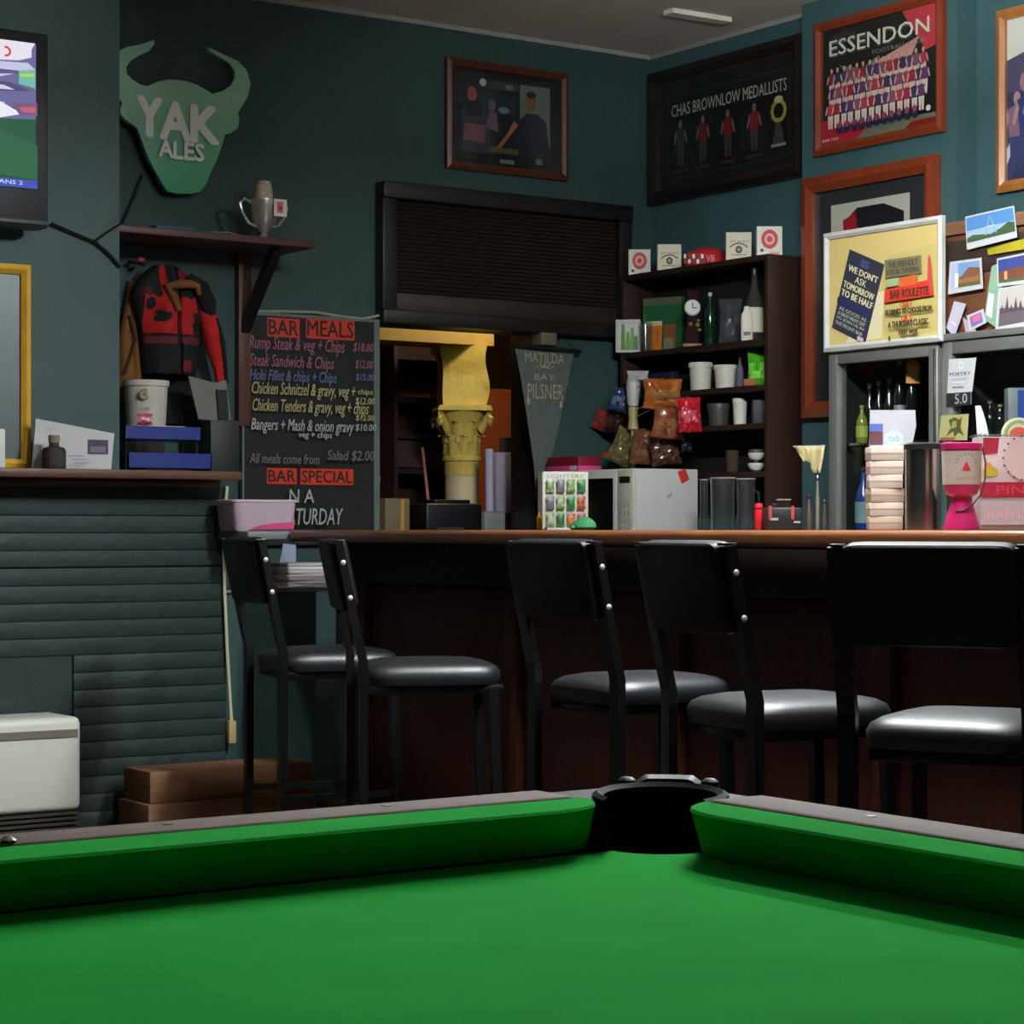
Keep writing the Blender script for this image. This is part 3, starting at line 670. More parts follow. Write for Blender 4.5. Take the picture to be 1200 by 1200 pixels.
# tub and newspapers at the bar end
a = at(262, 621, y=6.65); b = at(336, 621, y=6.65); zt = at(300, 588, y=6.65).z
t = thing('plastic_tub', 'pale pink translucent tub on the grey flap at the bar end', 'tub', ((a.x+b.x)/2, 6.645, BZ-.0035))
tw = b.x-a.x
g = G(); g.pillow(tw, .15, [(.90, 0), (.93, .004), (1, zt-BZ)], 8, 32); g.obj('tub', mat('pink_tub', (178, 156, 168), .45, 0, .1, 6), t)
g = G(); g.pillow(tw, .15, [(1.0, zt-BZ), (1.04, zt-BZ+.002), (1.04, zt-BZ+.008), (.98, zt-BZ+.010)], 8, 32); g.obj('rim', mat('tub_rim', (196, 176, 186), .4), t)
g = G(); g.prism([(-.07, .006), (.1, .006), (.105, .03), (.03, .026), (-.03, .018)], -.0785, -.0765); g.obj('pink_label', mat('tub_pink', (186, 60, 110), .5), t)
a = at(352, 690, y=6.8)
t = thing('newspaper_pile', 'pile of folded newspapers on the low teal partition', 'newspapers', (a.x+.035, 6.885, ptz+.001))
for i in range(7):
    g = G(); g.box(-.14+random.uniform(-.015, .015), .13+random.uniform(-.03, .01), -.11, .11, 0, .012, .004, col=random.choice([(226, 214, 210), (210, 198, 200), (232, 224, 220), (180, 174, 178)]))
    o = g.obj('newspaper', INK, t); o.location = (0, 0, .001+i*.0125); o.rotation_euler = (0, 0, random.uniform(-.08, .08))
a = at(341, 655, y=6.86)
t = thing('folded_brochure', 'bluish folded brochure standing on the newspapers by the tub', 'brochure', (a.x-.01, 6.86, ptz+.092))
g = G(); g.prism([(-.035, 0), (.03, 0), (.03, .06), (-.02, .065)], 0, .004); g.obj('cover', mat('blue_grey_paper', (140, 148, 172), .6), t)
# ------------------------------------------------------------------ pictures
def person(g, x, z, h, top=(40, 40, 46), skin=(150, 96, 76), legs=(30, 30, 34), arms=None):
    """little printed figure"""
    g.poly([(x-.10*h, z), (x-.02*h, z), (x, z+.42*h), (x+.02*h, z), (x+.10*h, z), (x+.13*h, z+.48*h), (x-.13*h, z+.48*h)], legs)
    g.poly([(x-.13*h, z+.44*h), (x+.13*h, z+.44*h), (x+.17*h, z+.78*h), (x+.05*h, z+.83*h), (x-.05*h, z+.83*h), (x-.17*h, z+.78*h)], top)
    a = arms or skin
    g.poly([(x-.17*h, z+.78*h), (x-.24*h, z+.5*h), (x-.2*h, z+.48*h), (x-.13*h, z+.68*h)], a); g.poly([(x+.17*h, z+.78*h), (x+.24*h, z+.5*h), (x+.2*h, z+.48*h), (x+.13*h, z+.68*h)], a)
    g.oval(x, z+.91*h, .06*h, .085*h, skin, 10)
def picture(label, loc, rot, w_, h_, fw, fd, fm, paint, cat='picture', tilt=0., name='framed_picture'):
    t = thing(name, label, cat, loc, rot); t.rotation_euler = (tilt, 0, rot)
    frame_sides(t, -w_/2, w_/2, 0, h_, fw, fd, fm, -fd)
    G().box(-w_/2+.004, w_/2-.004, -.006, 0, .004, h_-.004).obj('backing', BLACK, t)
    g = G(); paint(g, w_-2*fw, h_-2*fw); g.obj('print', INKG, t, loc=(0, -.0065, fw))
    G().box(-w_/2+fw*.9, w_/2-fw*.9, -fd*.55, -fd*.55+.002, fw*.9, h_-fw*.9).obj('glass', GLASS, t)
    return t
def back_rect(px0, px1, t0, b0, t1, b1, y):
    a, b, c, d = at(px0, t0, y=y), at(px0, b0, y=y), at(px1, t1, y=y), at(px1, b1, y=y)
    return (a.x+c.x)/2, c.x-a.x, (b.z+d.z)/2, (a.z+c.z)/2-(b.z+d.z)/2
def right_rect(px0, px1, t0, b0, t1, b1, x):
    a, b, c, d = at(px0, t0, x=x), at(px0, b0, x=x), at(px1, t1, x=x), at(px1, b1, x=x)
    return (a.y+c.y)/2, a.y-c.y, (b.z+d.z)/2, (a.z+c.z)/2-(b.z+d.z)/2
def p_cafe(g, W, H_):
    g.rect(-W/2, 0, W/2, H_, (22, 22, 22)); x = lambda u: -W/2+u*W; z = lambda v: v*H_
    g.rect(x(.09), z(.12), x(.91), z(.90), (34, 36, 42))
    g.poly([(x(.62), z(.25)), (x(.90), z(.2)), (x(.90), z(.90)), (x(.62), z(.90))], (108, 112, 106))
    g.rect(x(.24), z(.82), x(.60), z(.90), (60, 62, 62)); g.oval(x(.28), z(.87), W*.03, H_*.04, (190, 196, 190)); g.oval(x(.52), z(.85), W*.04, H_*.03, (110, 112, 110))
    g.rect(x(.24), z(.55), x(.58), z(.76), (44, 50, 66)); g.oval(x(.47), z(.60), W*.05, H_*.035, (120, 130, 140))
    g.poly([(x(.09), z(.12)), (x(.36), z(.12)), (x(.33), z(.50)), (x(.25), z(.62)), (x(.12), z(.62)), (x(.09), z(.5))], (58, 58, 66)); g.oval(x(.18), z(.73), W*.045, H_*.085, (150, 84, 72)); g.poly([(x(.1), z(.25)), (x(.3), z(.22)), (x(.3), z(.42)), (x(.12), z(.42))], (128, 84, 84))
    g.poly([(x(.11), z(.50)), (x(.14), z(.66)), (x(.26), z(.66)), (x(.28), z(.50))], (30, 28, 34))
    g.oval(x(.36), z(.64), W*.035, H_*.06, (120, 84, 74)); g.poly([(x(.30), z(.40)), (x(.42), z(.36)), (x(.40), z(.56)), (x(.34), z(.58))], (112, 86, 96))
    g.poly([(x(.58), z(.14)), (x(.90), z(.14)), (x(.86), z(.52)), (x(.78), z(.60)), (x(.68), z(.60)), (x(.60), z(.50))], (36, 38, 50))
    g.oval(x(.72), z(.72), W*.045, H_*.10, (134, 82, 52)); g.oval(x(.72), z(.80), W*.046, H_*.04, (40, 30, 26))
    g.poly([(x(.60), z(.46)), (x(.44), z(.20)), (x(.40), z(.20)), (x(.50), z(.36)), (x(.56), z(.50))], (168, 98, 58))
    g.rect(x(.34), z(.14), x(.60), z(.20), (96, 82, 52)); g.rect(x(.43), z(.035), x(.56), z(.075), (150, 146, 130))
    g.text('BARMANS', x(.44), z(.042), x(.55), z(.068), (60, 58, 52)); g.rect(x(.76), z(.06), x(.82), z(.12), (110, 116, 110))
cx, W_, z0, H_ = back_rect(525, 667, 65, 196, 87, 212, YB-.03)
picture('brown framed photograph of two men in a cafe, above the dark shutter', (cx, YB-.003, z0), 0, W_, H_, .03, .03, BROWNFR, p_cafe)
def p_medal(g, W, H_):
    g.rect(-W/2, 0, W/2, H_, (20, 19, 20)); x = lambda u: -W/2+u*W; z = lambda v: v*H_
    for a, b, c, d in ((0, 0, 1, .02), (0, .98, 1, 1), (0, 0, .015, 1), (.985, 0, 1, 1)): g.rect(x(a), z(b), x(c), z(d), (70, 18, 22))
    g.rect(x(.07), z(.09), x(.95), z(.86), (56, 54, 50)); g.rect(x(.075), z(.1), x(.945), z(.85), (20, 19, 21))
    g.text('CHAS BROWNLOW MEDALLISTS', x(.10), z(.665), x(.93), z(.775), (196, 192, 172))
    L0 = g.lay
    for i, (u, c) in enumerate(((.17, (60, 60, 66)), (.34, (120, 30, 36)), (.52, (128, 26, 34)), (.71, (140, 36, 44)))):
        g.lay = L0+(i % 2)*6; person(g, x(u), z(.2), H_*.42, c, (140, 110, 98), (70, 64, 70)); g.rect(x(u-.06), z(.14), x(u+.06), z(.165), (84, 46, 34))
    g.ring(x(.88), z(.5), W*.035, W*.055, (176, 162, 60), 12); g.oval(x(.88), z(.60), W*.03, H_*.03, (206, 196, 130)); g.poly([(x(.84), z(.22)), (x(.92), z(.22)), (x(.895), z(.40)), (x(.865), z(.40))], (72, 68, 64)); g.rect(x(.83), z(.19), x(.93), z(.215), (170, 168, 160))
cy, W_, z0, H_ = right_rect(757, 938, 84, 239, 41, 207, XR-.04)
picture('large black framed print titled BROWNLOW MEDALLISTS high on the right wall', (XR-.003, cy, z0), RW, W_, H_, .05, .04, wood('black_frame', (24, 19, 18), 2, .35), p_medal)
def p_team(g, W, H_):
    x = lambda u: -W/2+u*W; z = lambda v: v*H_
    g.rect(-W/2, 0, W/2, H_, (34, 34, 32)); g.poly([(x(.70), z(1)), (x(1), z(1)), (x(1), z(.66)), (x(.9), z(.63))], (206, 60, 72))
    g.poly([(x(0), z(.22)), (x(.2), z(.2)), (x(.45), z(.10)), (x(.30), 0), (x(0), 0)], (190, 40, 60)); g.poly([(x(.30), 0), (x(1), 0), (x(1), z(.10)), (x(.40), z(.10))], (128, 124, 104)); g.poly([(x(.72), 0), (x(1), 0), (x(1), z(.06)), (x(.78), z(.06))], (150, 40, 24))
    g.poly([(x(.15), z(.68)), (x(.3), z(.5)), (x(.6), z(.55)), (x(.5), z(.68)), (x(.35), z(.6))], (120, 122, 106)); g.poly([(x(.45), z(.62)), (x(.85), z(.76)), (x(.78), z(.6)), (x(.5), z(.52))], (212, 150, 140))
    g.text('ADIDAS', x(.10), z(.90), x(.3), z(.95), (90, 84, 80)); g.text('ESSENDON', x(.075), z(.755), x(.935), z(.885), (96, 94, 84)); g.text('ESSENDON', x(.065), z(.77), x(.93), z(.905), (232, 226, 204)); g.text('ESSENDON', x(.069), z(.77), x(.934), z(.905), (232, 226, 204))
    g.text('FOOTBALL CLUB', x(.45), z(.70), x(.9), z(.735), (150, 146, 130))
    cols = [(150, 44, 62), (96, 58, 100), (176, 60, 76), (60, 54, 86), (140, 80, 98)]
    for r, (n, zb, hh) in enumerate(((15, .40, .26), (16, .27, .26), (14, .13, .26))):
        L0 = g.lay
        for i in range(n):
            g.lay = L0+(i % 2)*6
            u = .09+.83*(i+.5*(r % 2)*.7)/(n-.4); person(g, x(u), z(zb), H_*hh, cols[(i*3+r) % 5], (214, 172, 152), (222, 206, 192), (220, 190, 172))
        g.lay = L0+12
    for i in range(11):
        u = .18+.66*i/10; g.oval(x(u), z(.125), W*.03, H_*.05, (44, 40, 70)); g.oval(x(u), z(.15), W*.018, H_*.03, (150, 70, 82))
    g.text('2009 1999', x(.03), z(.02), x(.18), z(.045), (230, 214, 206)); g.oval(x(.955), z(.13), W*.02, H_*.025, (226, 214, 180))
cy, W_, z0, H_ = right_rect(952, 1103, 26, 184, -10, 153, XB-.03)
picture('mahogany framed ESSENDON football team poster high on the right wall', (XB-.003, cy, z0), RW, W_, H_, .035, .03, MAHOG, p_team)
def p_jersey(g, W, H_):
    x = lambda u: -W/2+u*W; z = lambda v: v*H_
    g.rect(-W/2, 0, W/2, H_, (52, 52, 54)); g.rect(x(.14), z(.1), x(.85), z(.93), (206, 196, 180))
    g.poly([(x(.26), z(.84)), (x(.38), z(.9)), (x(.62), z(.9)), (x(.80), z(.85)), (x(.80), z(.76)), (x(.64), z(.78)), (x(.64), z(.2)), (x(.36), z(.2)), (x(.38), z(.79)), (x(.27), z(.75))], (30, 30, 34))
    g.poly([(x(.25), z(.85)), (x(.37), z(.88)), (x(.39), z(.78)), (x(.27), z(.74))], (170, 28, 40)); g.rect(x(.41), z(.2), x(.62), z(.80), (196, 184, 150)); g.poly([(x(.42), z(.3)), (x(.6), z(.6)), (x(.6), z(.72)), (x(.42), z(.42))], (170, 28, 40))
    g.text('DREAMTEAM', x(.3), z(.12), x(.7), z(.15), (60, 50, 46))
jy = XB-.04
cy, W_, z0, H_ = right_rect(937, 1094, 209, 500, 181, 470, jy)
picture('tall mahogany framed football jersey hanging behind the noticeboard', (XB-.003, cy, z0), RW, W_, H_, .06, .04, MAHOG, p_jersey)
def p_crowd(g, W, H_):
    x = lambda u: -W/2+u*W; z = lambda v: v*H_
    g.rect(-W/2, 0, W/2, H_, (56, 58, 92)); g.rect(x(0), z(.72), x(1), z(1), (226, 218, 204))
    g.poly([(x(0), z(.75)), (x(.25), z(.8)), (x(.4), z(.76)), (x(1), z(.8)), (x(1), z(.5)), (x(0), z(.55))], (86, 80, 110)); g.oval(x(.2), z(.6), W*.08, H_*.07, (176, 120, 140)); g.poly([(x(.02), 0), (x(.3), z(.3)), (x(.24), z(.5)), (x(.05), z(.4))], (60, 70, 122)); g.poly([(x(0), z(.1)), (x(.12), z(.3)), (x(.1), z(.34)), (x(0), z(.2))], (206, 206, 214))
    L0 = g.lay
    for i in range(9): g.lay = L0+(i % 3)*6; person(g, x(.1+.1*i), z(.05+.05*(i % 3)), H_*.5, ((150, 110, 130), (60, 66, 120), (196, 186, 190))[i % 3], (190, 150, 140), (70, 70, 110))
b = at(1166, 13, x=XR-.03); b2 = at(1169, 226, x=XR-.03); k = b.k
H_ = b.z-b2.z; W_ = .55
picture('light oak framed crowd photograph at the right edge of the view', (XR-.003, b.y-W_/2, b2.z), RW, W_, H_, .038, .03, wood('oak_frame', (166, 104, 48), 2, .4, .3), p_crowd)
# ------------------------------------------------------------------ shutter over the hatch
sx0 = at(447, 300, y=YB-.05).x; sx1 = at(739, 300, y=YB-.05).x
stz = (at(450, 212, y=YB-.05).z+at(738, 242, y=YB-.05).z)/2; sbz = at(448, 379, y=YB-.05).z
sbz = min(sbz, hz1+.06)
t = thing('louvre_shutter', 'black stained louvred shutter on the wall above the servery hatch', 'shutter', ((sx0+sx1)/2, YB-.002, sbz))
W2 = (sx1-sx0)/2; SH = stz-sbz; BW = .065
G().box(-W2, W2, -.07, 0, SH-BW, SH, .006).obj('top_rail', BLKWOOD, t); G().box(-W2, W2, -.07, 0, 0, .055, .006).obj('bottom_rail', BLKWOOD, t)
G().box(-W2, -W2+BW, -.06, 0, .055, SH-BW, .004).obj('side_stile', BLKWOOD, t); G().box(W2-BW, W2, -.06, 0, .055, SH-BW, .004).obj('side_stile', BLKWOOD, t)
G().box(-W2+BW, W2-BW, -.012, 0, .055, SH-BW).obj('backing', mat('shutter_back', (12, 10, 9), .8), t)
SL = wood('slat_wood', (48, 36, 28), 0, .45); lo = .125
G().box(-W2+BW, W2-BW, -.035, -.012, .057, lo, .003).obj('lower_panel', SL, t)
ns = 22; sm = None
for i in range(ns):
    zc = lo+.012+(SH-BW-lo-.02)*i/(ns-1)
    if sm is None:
        o = G().box(-W2+BW+.001, W2-BW-.001, -.011, .011, -.0015, .0015).obj('slat', SL, t); sm = o.data
    else:
        o = bpy.data.objects.new('slat', sm); COL.objects.link(o); o.parent = t
    o.location = (0, -.026, zc); o.rotation_euler = (radians(42), 0, 0)
# ------------------------------------------------------------------ servery things seen through the hatch
YEL = mat('yellow_plaster', (214, 186, 92), .7, 0, .12, 14, .35, bscale=30)
VY = 7.95; va = at(541, 590, y=VY); k = va.k
t = thing('plaster_column', 'yellow plaster column with a leafy capital seen through the hatch', 'column', (va.x, VY, hz0+.002), CAM+.16); t.scale = (.72, .72, 1)
V = lambda p: (p-535)*k*1.2; VZ = lambda q: at(535, q, y=VY).z-hz0-.002
ZB = 0
G().lathe([(.115, ZB), (.115, .03), (.10, .035), (.10, VZ(541)), (.107, VZ(540))], n=32).obj('shaft', mat('cream_shaft', (214, 198, 158), .6, 0, .08, 8), t)
G().lathe([(.104, VZ(557)), (.104, VZ(541)), (.116, VZ(540)), (.116, VZ(536)), (.104, VZ(534)), (.104, VZ(530))], n=32).obj('neck_band', YEL, t)
G().lathe([(.098, VZ(534)), (.10, VZ(510)), (.12, VZ(492)), (.155, VZ(482))], n=32).obj('bell', YEL, t)
G().prism([(-.165, VZ(482)), (.165, VZ(482)), (.15, VZ(476)), (-.15, VZ(476))], -.165, .165).obj('abacus', YEL, t)
def leaf(L, W, cu):
    g = G(); n = 7; rings = []
    for j in range(n):
        v = j/(n-1); w0 = W*(sin(pi*(.22+.70*v))**.8)*(1+.14*math.copysign(1, sin(v*22))); out = cu*(v**3); zz = L*v-(.35*L*max(0, v-.72)/.28 if v > .72 else 0)
        rings.append([(-w0/2, -out+.008, zz), (-w0/4, -out-.006, zz), (0, -out-.012, zz), (w0/4, -out-.006, zz), (w0/2, -out+.008, zz), (0, -out+.010, zz)])
    g.loops(rings); return g
lm = leaf((VZ(500)-VZ(533)), .075, .04).obj('acanthus_leaf', YEL, t); lm2 = leaf((VZ(483)-VZ(520)), .07, .055).obj('acanthus_leaf', YEL, t)
for i in range(8):
    for lv, src, rad, off in ((0, lm, .10, 0), (1, lm2, .105, 22.5)):
        o = src if i == 0 else bpy.data.objects.new('acanthus_leaf', src.data)
        if i: COL.objects.link(o); o.parent = t
        an = radians(45*i+off); o.location = (rad*sin(an), -rad*cos(an), VZ(533) if lv == 0 else VZ(519)); o.rotation_euler = (0, 0, an)
for sx_ in (-1, 1):
    for sy_ in (-1, 1):
        G().tube([(sx_*.10, sy_*.10, VZ(505)), (sx_*.13, sy_*.13, VZ(492)), (sx_*.148, sy_*.148, VZ(486)), (sx_*.158, sy_*.158, VZ(491)), (sx_*.15, sy_*.15, VZ(497)), (sx_*.14, sy_*.14, VZ(493))], [.022, .02, .018, .016, .014, .01], 8).obj('volute', YEL, t)
vr = []
for j in range(9):
    v = j/8; zz = VZ(476)+(VZ(406)-VZ(476))*v; wv = .128+.010*sin(v*6.5)+.014*v; of = .010*sin(v*5)
    vr.append([(-wv+of, -.13, zz), (wv+of, -.13, zz), (wv+of, .13, zz), (-wv+of, .13, zz)])
G().loops(vr).obj('pier', YEL, t, smooth=False)
bm_ = thing('plaster_beam', 'ochre plaster beam resting on the yellow column in the servery', 'beam', (va.x, VY, hz0+.002+VZ(406)+.001))
bt = VZ(372)-VZ(406)
OCH = mat('ochre_plaster', (186, 150, 78), .75, 0, .15, 6)
G().box(-.95, .10, -.10, .13, 0, bt).obj('beam', OCH, bm_)
# servery cabinet, leaning sticks, brochures
a = at(448, 500, y=8.5); b = at(512, 500, y=8.5)
t = thing('servery_cabinet', 'dark brown shelved cabinet at the left inside the servery', 'cabinet', ((a.x+b.x)/2, 8.35, hz0+.002))
W2 = (b.x-a.x)/2+.03; ch_ = at(480, 405, y=8.5).z-hz0
CAB = wood('cabinet_wood', (62, 32, 22), 0, .5)
G().box(-W2, -W2+.02, 0, .24, 0, ch_).obj('side_panel', CAB, t); G().box(W2-.02, W2, 0, .24, 0, ch_).obj('side_panel', CAB, t); G().box(-W2+.02, W2-.02, .22, .24, 0, ch_).obj('back_panel', CAB, t)
for q in (420, 470, 512, 553): 
    zz = at(480, q, y=8.4).z-hz0; G().box(-W2+.02, W2-.02, 0.0, .22, zz-.012, zz+.012).obj('shelf', mat('shelf_black', (20, 14, 12), .6), t)
zz = at(480, 549, y=8.4).z-hz0; z9 = at(480, 517, y=8.4).z-hz0
G().box(-W2+.022, W2-.022, .01, .21, zz+.002, z9-.002).obj('drawer', wood('drawer_wood', (70, 46, 44), 0, .5), t)
for q, px0, px1 in ((590, 496, 505), ):
    a = at(507, 590, y=7.85); b = at(495, 525, y=8.0)
    tag(G().tube([(a.x, 7.85, hz0+.012), b.v], .007, 6).obj('stick', wood('stick_wood', (150, 92, 64), 2)), 'thin wooden stick leaning inside the servery left of the column', 'stick')
a = at(588, 500, y=8.7)
tag(G().box(a.x-.10, at(606, 500, y=8.7).x+.3, 8.75, 8.8, 0.001, at(588, 455, y=8.7).z, .003).obj('wood_panel', mat('orange_wood', (176, 84, 34), .5, 0, .15, 5)), 'orange-brown wooden panel standing behind the brochures in the servery', 'panel')
for i, (p0, p1, q0, q1, c, lb) in enumerate(((565, 578, 588, 528, (176, 168, 190), 'pale lilac rolled paper leaning to the right of the yellow column'), (585, 603, 588, 515, (150, 140, 156), 'grey folder standing upright by the hatch jamb'))):
    a = at(p0, q0, y=7.62); b = at(p1, q1, y=7.72)
    t = thing('rolled_paper' if i == 0 else 'folder', lb, 'paper', ((a.x+b.x)/2, 7.66, hz0+.003))
    w9 = (b.x-a.x)/2; h9 = b.z-hz0
    if i == 0: G().tube([(-.01, -.02, 0), (.012, .02, h9)], .018, 12).obj('roll', mat('lilac_paper', c, .7), t)
    else:
        G().box(-w9, w9, -.02, .02, 0, h9*.86, .003).obj('sleeve', mat('grey_folder', c, .6), t); G().box(-w9*.5, w9*.9, -.012, .012, h9*.86, h9).obj('divider', mat('dark_folder', (62, 54, 60), .6), t); G().box(-w9*.9, w9*.95, -.0225, -.02, .01, h9*.3).obj('maroon_band', mat('maroon', (84, 40, 50), .6), t)
a = at(465, 618, y=7.55); k = a.k; b = at(465, 585, y=7.55)
t = thing('carton', 'tan carton with a yellow stripe on the hatch sill beside the chalkboard', 'carton', (a.x, 7.58, hz0+.003))
G().box(-.06, .055, -.04, .06, 0, b.z-hz0, .003).obj('carton', mat('tan_card', (122, 106, 78), .7), t); G().box(.012, .028, -.0415, -.04, .03, b.z-hz0-.004).obj('stripe', mat('yellow_print', (196, 150, 66), .6), t)
a = at(451, 580, y=7.56); b = at(451, 560, y=7.56)
t = thing('paper_cone', 'white paper wedge sticking up behind the tan carton', 'paper', (a.x+.005, 7.66, hz0+.003))
G().prism([(-.03, 0), (.01, 0), (.035, b.z-hz0+.003), (-.02, b.z-hz0)], 0, .004).obj('sheet', PAPER, t)
a = at(533, 618, y=7.5); b = at(533, 588, y=7.5); W2 = 33*a.k*1.2
t = thing('receipt_printer', 'black receipt printer with a grey panel standing in the hatch', 'printer', (a.x, 7.58, hz0+.003))
G().box(-W2, W2, -.08, .09, 0, b.z-hz0-.01, .012, 3).obj('body', BLACK, t); G().box(-W2*.5, W2*.75, -.04, .06, b.z-hz0-.01, b.z-hz0+.006, .004).obj('lid', BLACK, t); G().box(-W2*.62, W2*.3, -.083, -.08, .036, .075).obj('panel', mat('printer_grey', (56, 56, 58), .5), t)
a = at(583, 618, y=7.5); b = at(583, 601, y=7.5)
t = thing('grey_box', 'small pale grey box standing right of the black printer', 'box', (a.x, 7.56, hz0+.003))
G().box(-.05, .052, -.04, .05, 0, b.z-hz0, .004).obj('carton', mat('pale_grey_card', (130, 134, 130), .6), t); G().box(-.05, .052, -.041, .0, b.z-hz0, b.z-hz0+.004).obj('flap', mat('pale_grey_card', (0, 0, 0)), t)
# servery lamp, above the hatch and out of view
lp = thing('pendant_lamp', 'warm pendant lamp hanging inside the servery', 'lamp', (5.25, 7.64, 2.3))
G().lathe([(.0, -.05), (.04, -.03), (.05, 0), (.035, .04), (.015, .06)], n=16).obj('bulb', emit('warm_bulb', (1, .84, .55), LAMP_BACK), lp)
G().tube([(0, 0, .06), (0, 0, ZC-2.3)], .005, 6).obj('flex', BLACK, lp)
# pennant and little box
PY = YB-.05
a = at(637, 411, y=PY)
t = thing('pennant', 'grey cloth pennant with pale lettering hanging beside the hatch', 'pennant', (a.x, PY, at(637, 600, y=PY).z))
F = lambda p, q: (at(p, q, y=PY).x-a.x, at(p, q, y=PY).z-at(637, 600, y=PY).z)
PG = mat('pennant_cloth', (86, 95, 90), .9, 0, .25, 30, .2)
G().prism([F(604, 409), F(672, 415), F(664, 455), F(653, 508), F(644, 545), F(641, 570), F(633, 604), F(629, 590), F(626, 545), F(618, 490), F(611, 445)], 0, .004).obj('flag', PG, t)
G().tube([(F(597, 404)[0], 0, F(597, 404)[1]), (F(680, 412)[0], 0, F(680, 412)[1])], .008, 8).obj('rod', BLKWOOD, t)
g = G(); PC = (156, 150, 122); g.lay = 2
for s_, (p0, p1, q0, q1) in (('MATILDA', (615, 661, 422, 413)), ('BAY', (626, 650, 443, 437)), ('PILSNER', (618, 660, 465, 449))):
    x0, z0 = F(p0, q0+2); x1, z1 = F(p1, q1+2); g.text(s_, x0, z0, x1, z1, PC)
x0, z0 = F(638, 434); 
for an in range(-75, 76, 25): 
    u = radians(an); g.poly([(x0+.012*sin(u)-.004*cos(u), z0+.010*cos(u)), (x0+.012*sin(u)+.004*cos(u), z0+.010*cos(u)), (x0+.058*sin(u)+.004, z0+.028*cos(u)), (x0+.058*sin(u)-.004, z0+.028*cos(u))], (170, 158, 116))
g.rect(*F(617, 466), *F(620, 474), PC); g.rect(*F(655, 470), *F(658, 478), PC)
g.obj('print', INK, t, loc=(0, -.001, 0))
bxa = at(640, 395, y=PY)
G().tube([(F(599, 404)[0], 0, F(599, 404)[1]), (F(632, 386)[0], .01, F(632, 386)[1])], .002, 5).obj('string', BLACK, t); G().tube([(F(678, 412)[0], 0, F(678, 412)[1]), (F(648, 386)[0], .01, F(648, 386)[1])], .002, 5).obj('string', BLACK, t)
t = thing('junction_box', 'small tan box fixed to the wall above the pennant', 'box', (bxa.x, YB, bxa.z))
k = bxa.k
G().box(-11*k, 12*k, -.07, 0, -10*k, 11*k, .006).obj('cover', mat('tan_box', (104, 96, 74), .6), t)
# ------------------------------------------------------------------ bottle shelf in the corner
FX = 5.58; se = at(900, 297, x=FX); SY0, SY1 = se.y, YB-.076
SZs = [at(900, q, x=FX).z for q in (297, 396, 450, 495, 552)]
t = thing('bar_shelf_unit', 'dark brown five-tier bar shelf unit in the corner behind the bar', 'shelf unit', (FX, (SY0+SY1)/2, 0), RW)
HW = (SY1-SY0)/2; DP = .17; th = .022; zb = SZs[-1]-th
zt_ = SZs[0]
SHW = wood('unit_wood', (42, 25, 18), 0, .5); SHV = wood('unit_side', (48, 27, 20), 2, .5)
G().box(HW-.022, HW, 0, DP, BCZ+.001, zt_, .002).obj('side_panel', SHV, t); G().box(-HW, -HW+.022, 0, DP, BCZ+.001, zt_, .002).obj('side_panel', SHV, t)
G().box(-HW+.022, HW-.022, DP-.008, DP, zb, zt_).obj('back_panel', mat('unit_back', (20, 15, 14), .7), t)
for i, z in enumerate(SZs): G().box(-HW+.022, HW-.022, 0, DP-.008, z-th, z, .002).obj('shelf', SHW, t)
def on_shelf(px, i, dx=.06): return at(px, 400, x=FX+dx), SZs[i]+.001
def crate(label, px0, px1, i, pytop, paint, name, rot=CAM, dep=.05, dx=.07, cat='box', group=None, base=None, app=1.):
    a, z = on_shelf((px0+px1)/2, i, dx); k = a.k; W = (px1-px0)*k/app; h = at((px0+px1)/2, pytop, x=FX+dx).z-z
    t = thing(name, label, cat, (a.x, a.y, z), rot, group)
    G().box(-W/2, W/2, -dep/2, dep/2, 0, h, .002).obj('carton', base or WHITE, t)
    g = G(); paint(g, W, h); g.obj('print', INK, t, loc=(0, -dep/2-.0003, 0))
    return t
def red_seal(g, W, h):
    g.rect(-W*.48, h*.02, W*.48, h*.98, (222, 214, 200)); g.oval(0, h*.56, W*.33, h*.33, (186, 44, 48), 14); g.oval(0, h*.56, W*.2, h*.2, (226, 170, 160), 12); g.oval(0, h*.56, W*.11, h*.11, (186, 44, 48)); g.oval(-W*.3, h*.18, W*.07, h*.06, (50, 44, 44)); g.rect(0, h*.06, W*.4, h*.12, (220, 150, 140))
def eagle(g, W, h):
    g.rect(-W*.48, h*.02, W*.48, h*.98, (216, 208, 180)); g.ring(0, h*.2, W*.42, W*.47, (60, 54, 46), 12, 40, 140); g.text('JIM BEAM', -W*.36, h*.62, W*.36, h*.70, (70, 62, 50)); g.oval(0, h*.38, W*.14, h*.14, (52, 46, 44), 10); g.oval(0, h*.38, W*.06, h*.06, (190, 150, 120)); g.rect(-W*.3, h*.18, W*.3, h*.21, (130, 110, 90))
crate('white coaster box with red seal at the left end of the shelf top', 736, 762, 0, 293, red_seal, 'coaster_box', group='coaster boxes on the shelf top')
crate('white coaster box with black emblem, second from the left on the shelf top', 770, 798, 0, 287, eagle, 'coaster_box', group='coaster boxes on the shelf top')
crate('white coaster box with black emblem right of the red scarf on the shelf top', 850, 880, 0, 273, eagle, 'coaster_box', group='coaster boxes on the shelf top')
crate('white coaster box with red seal at the right end of the shelf top', 886, 916, 0, 266, red_seal, 'coaster_box', group='coaster boxes on the shelf top')
a, z = on_shelf(824, 0, .08)
t = thing('club_scarf', 'red folded scarf with white and black checks on top of the shelf unit', 'scarf', (a.x, a.y, z), CAM); k = a.k
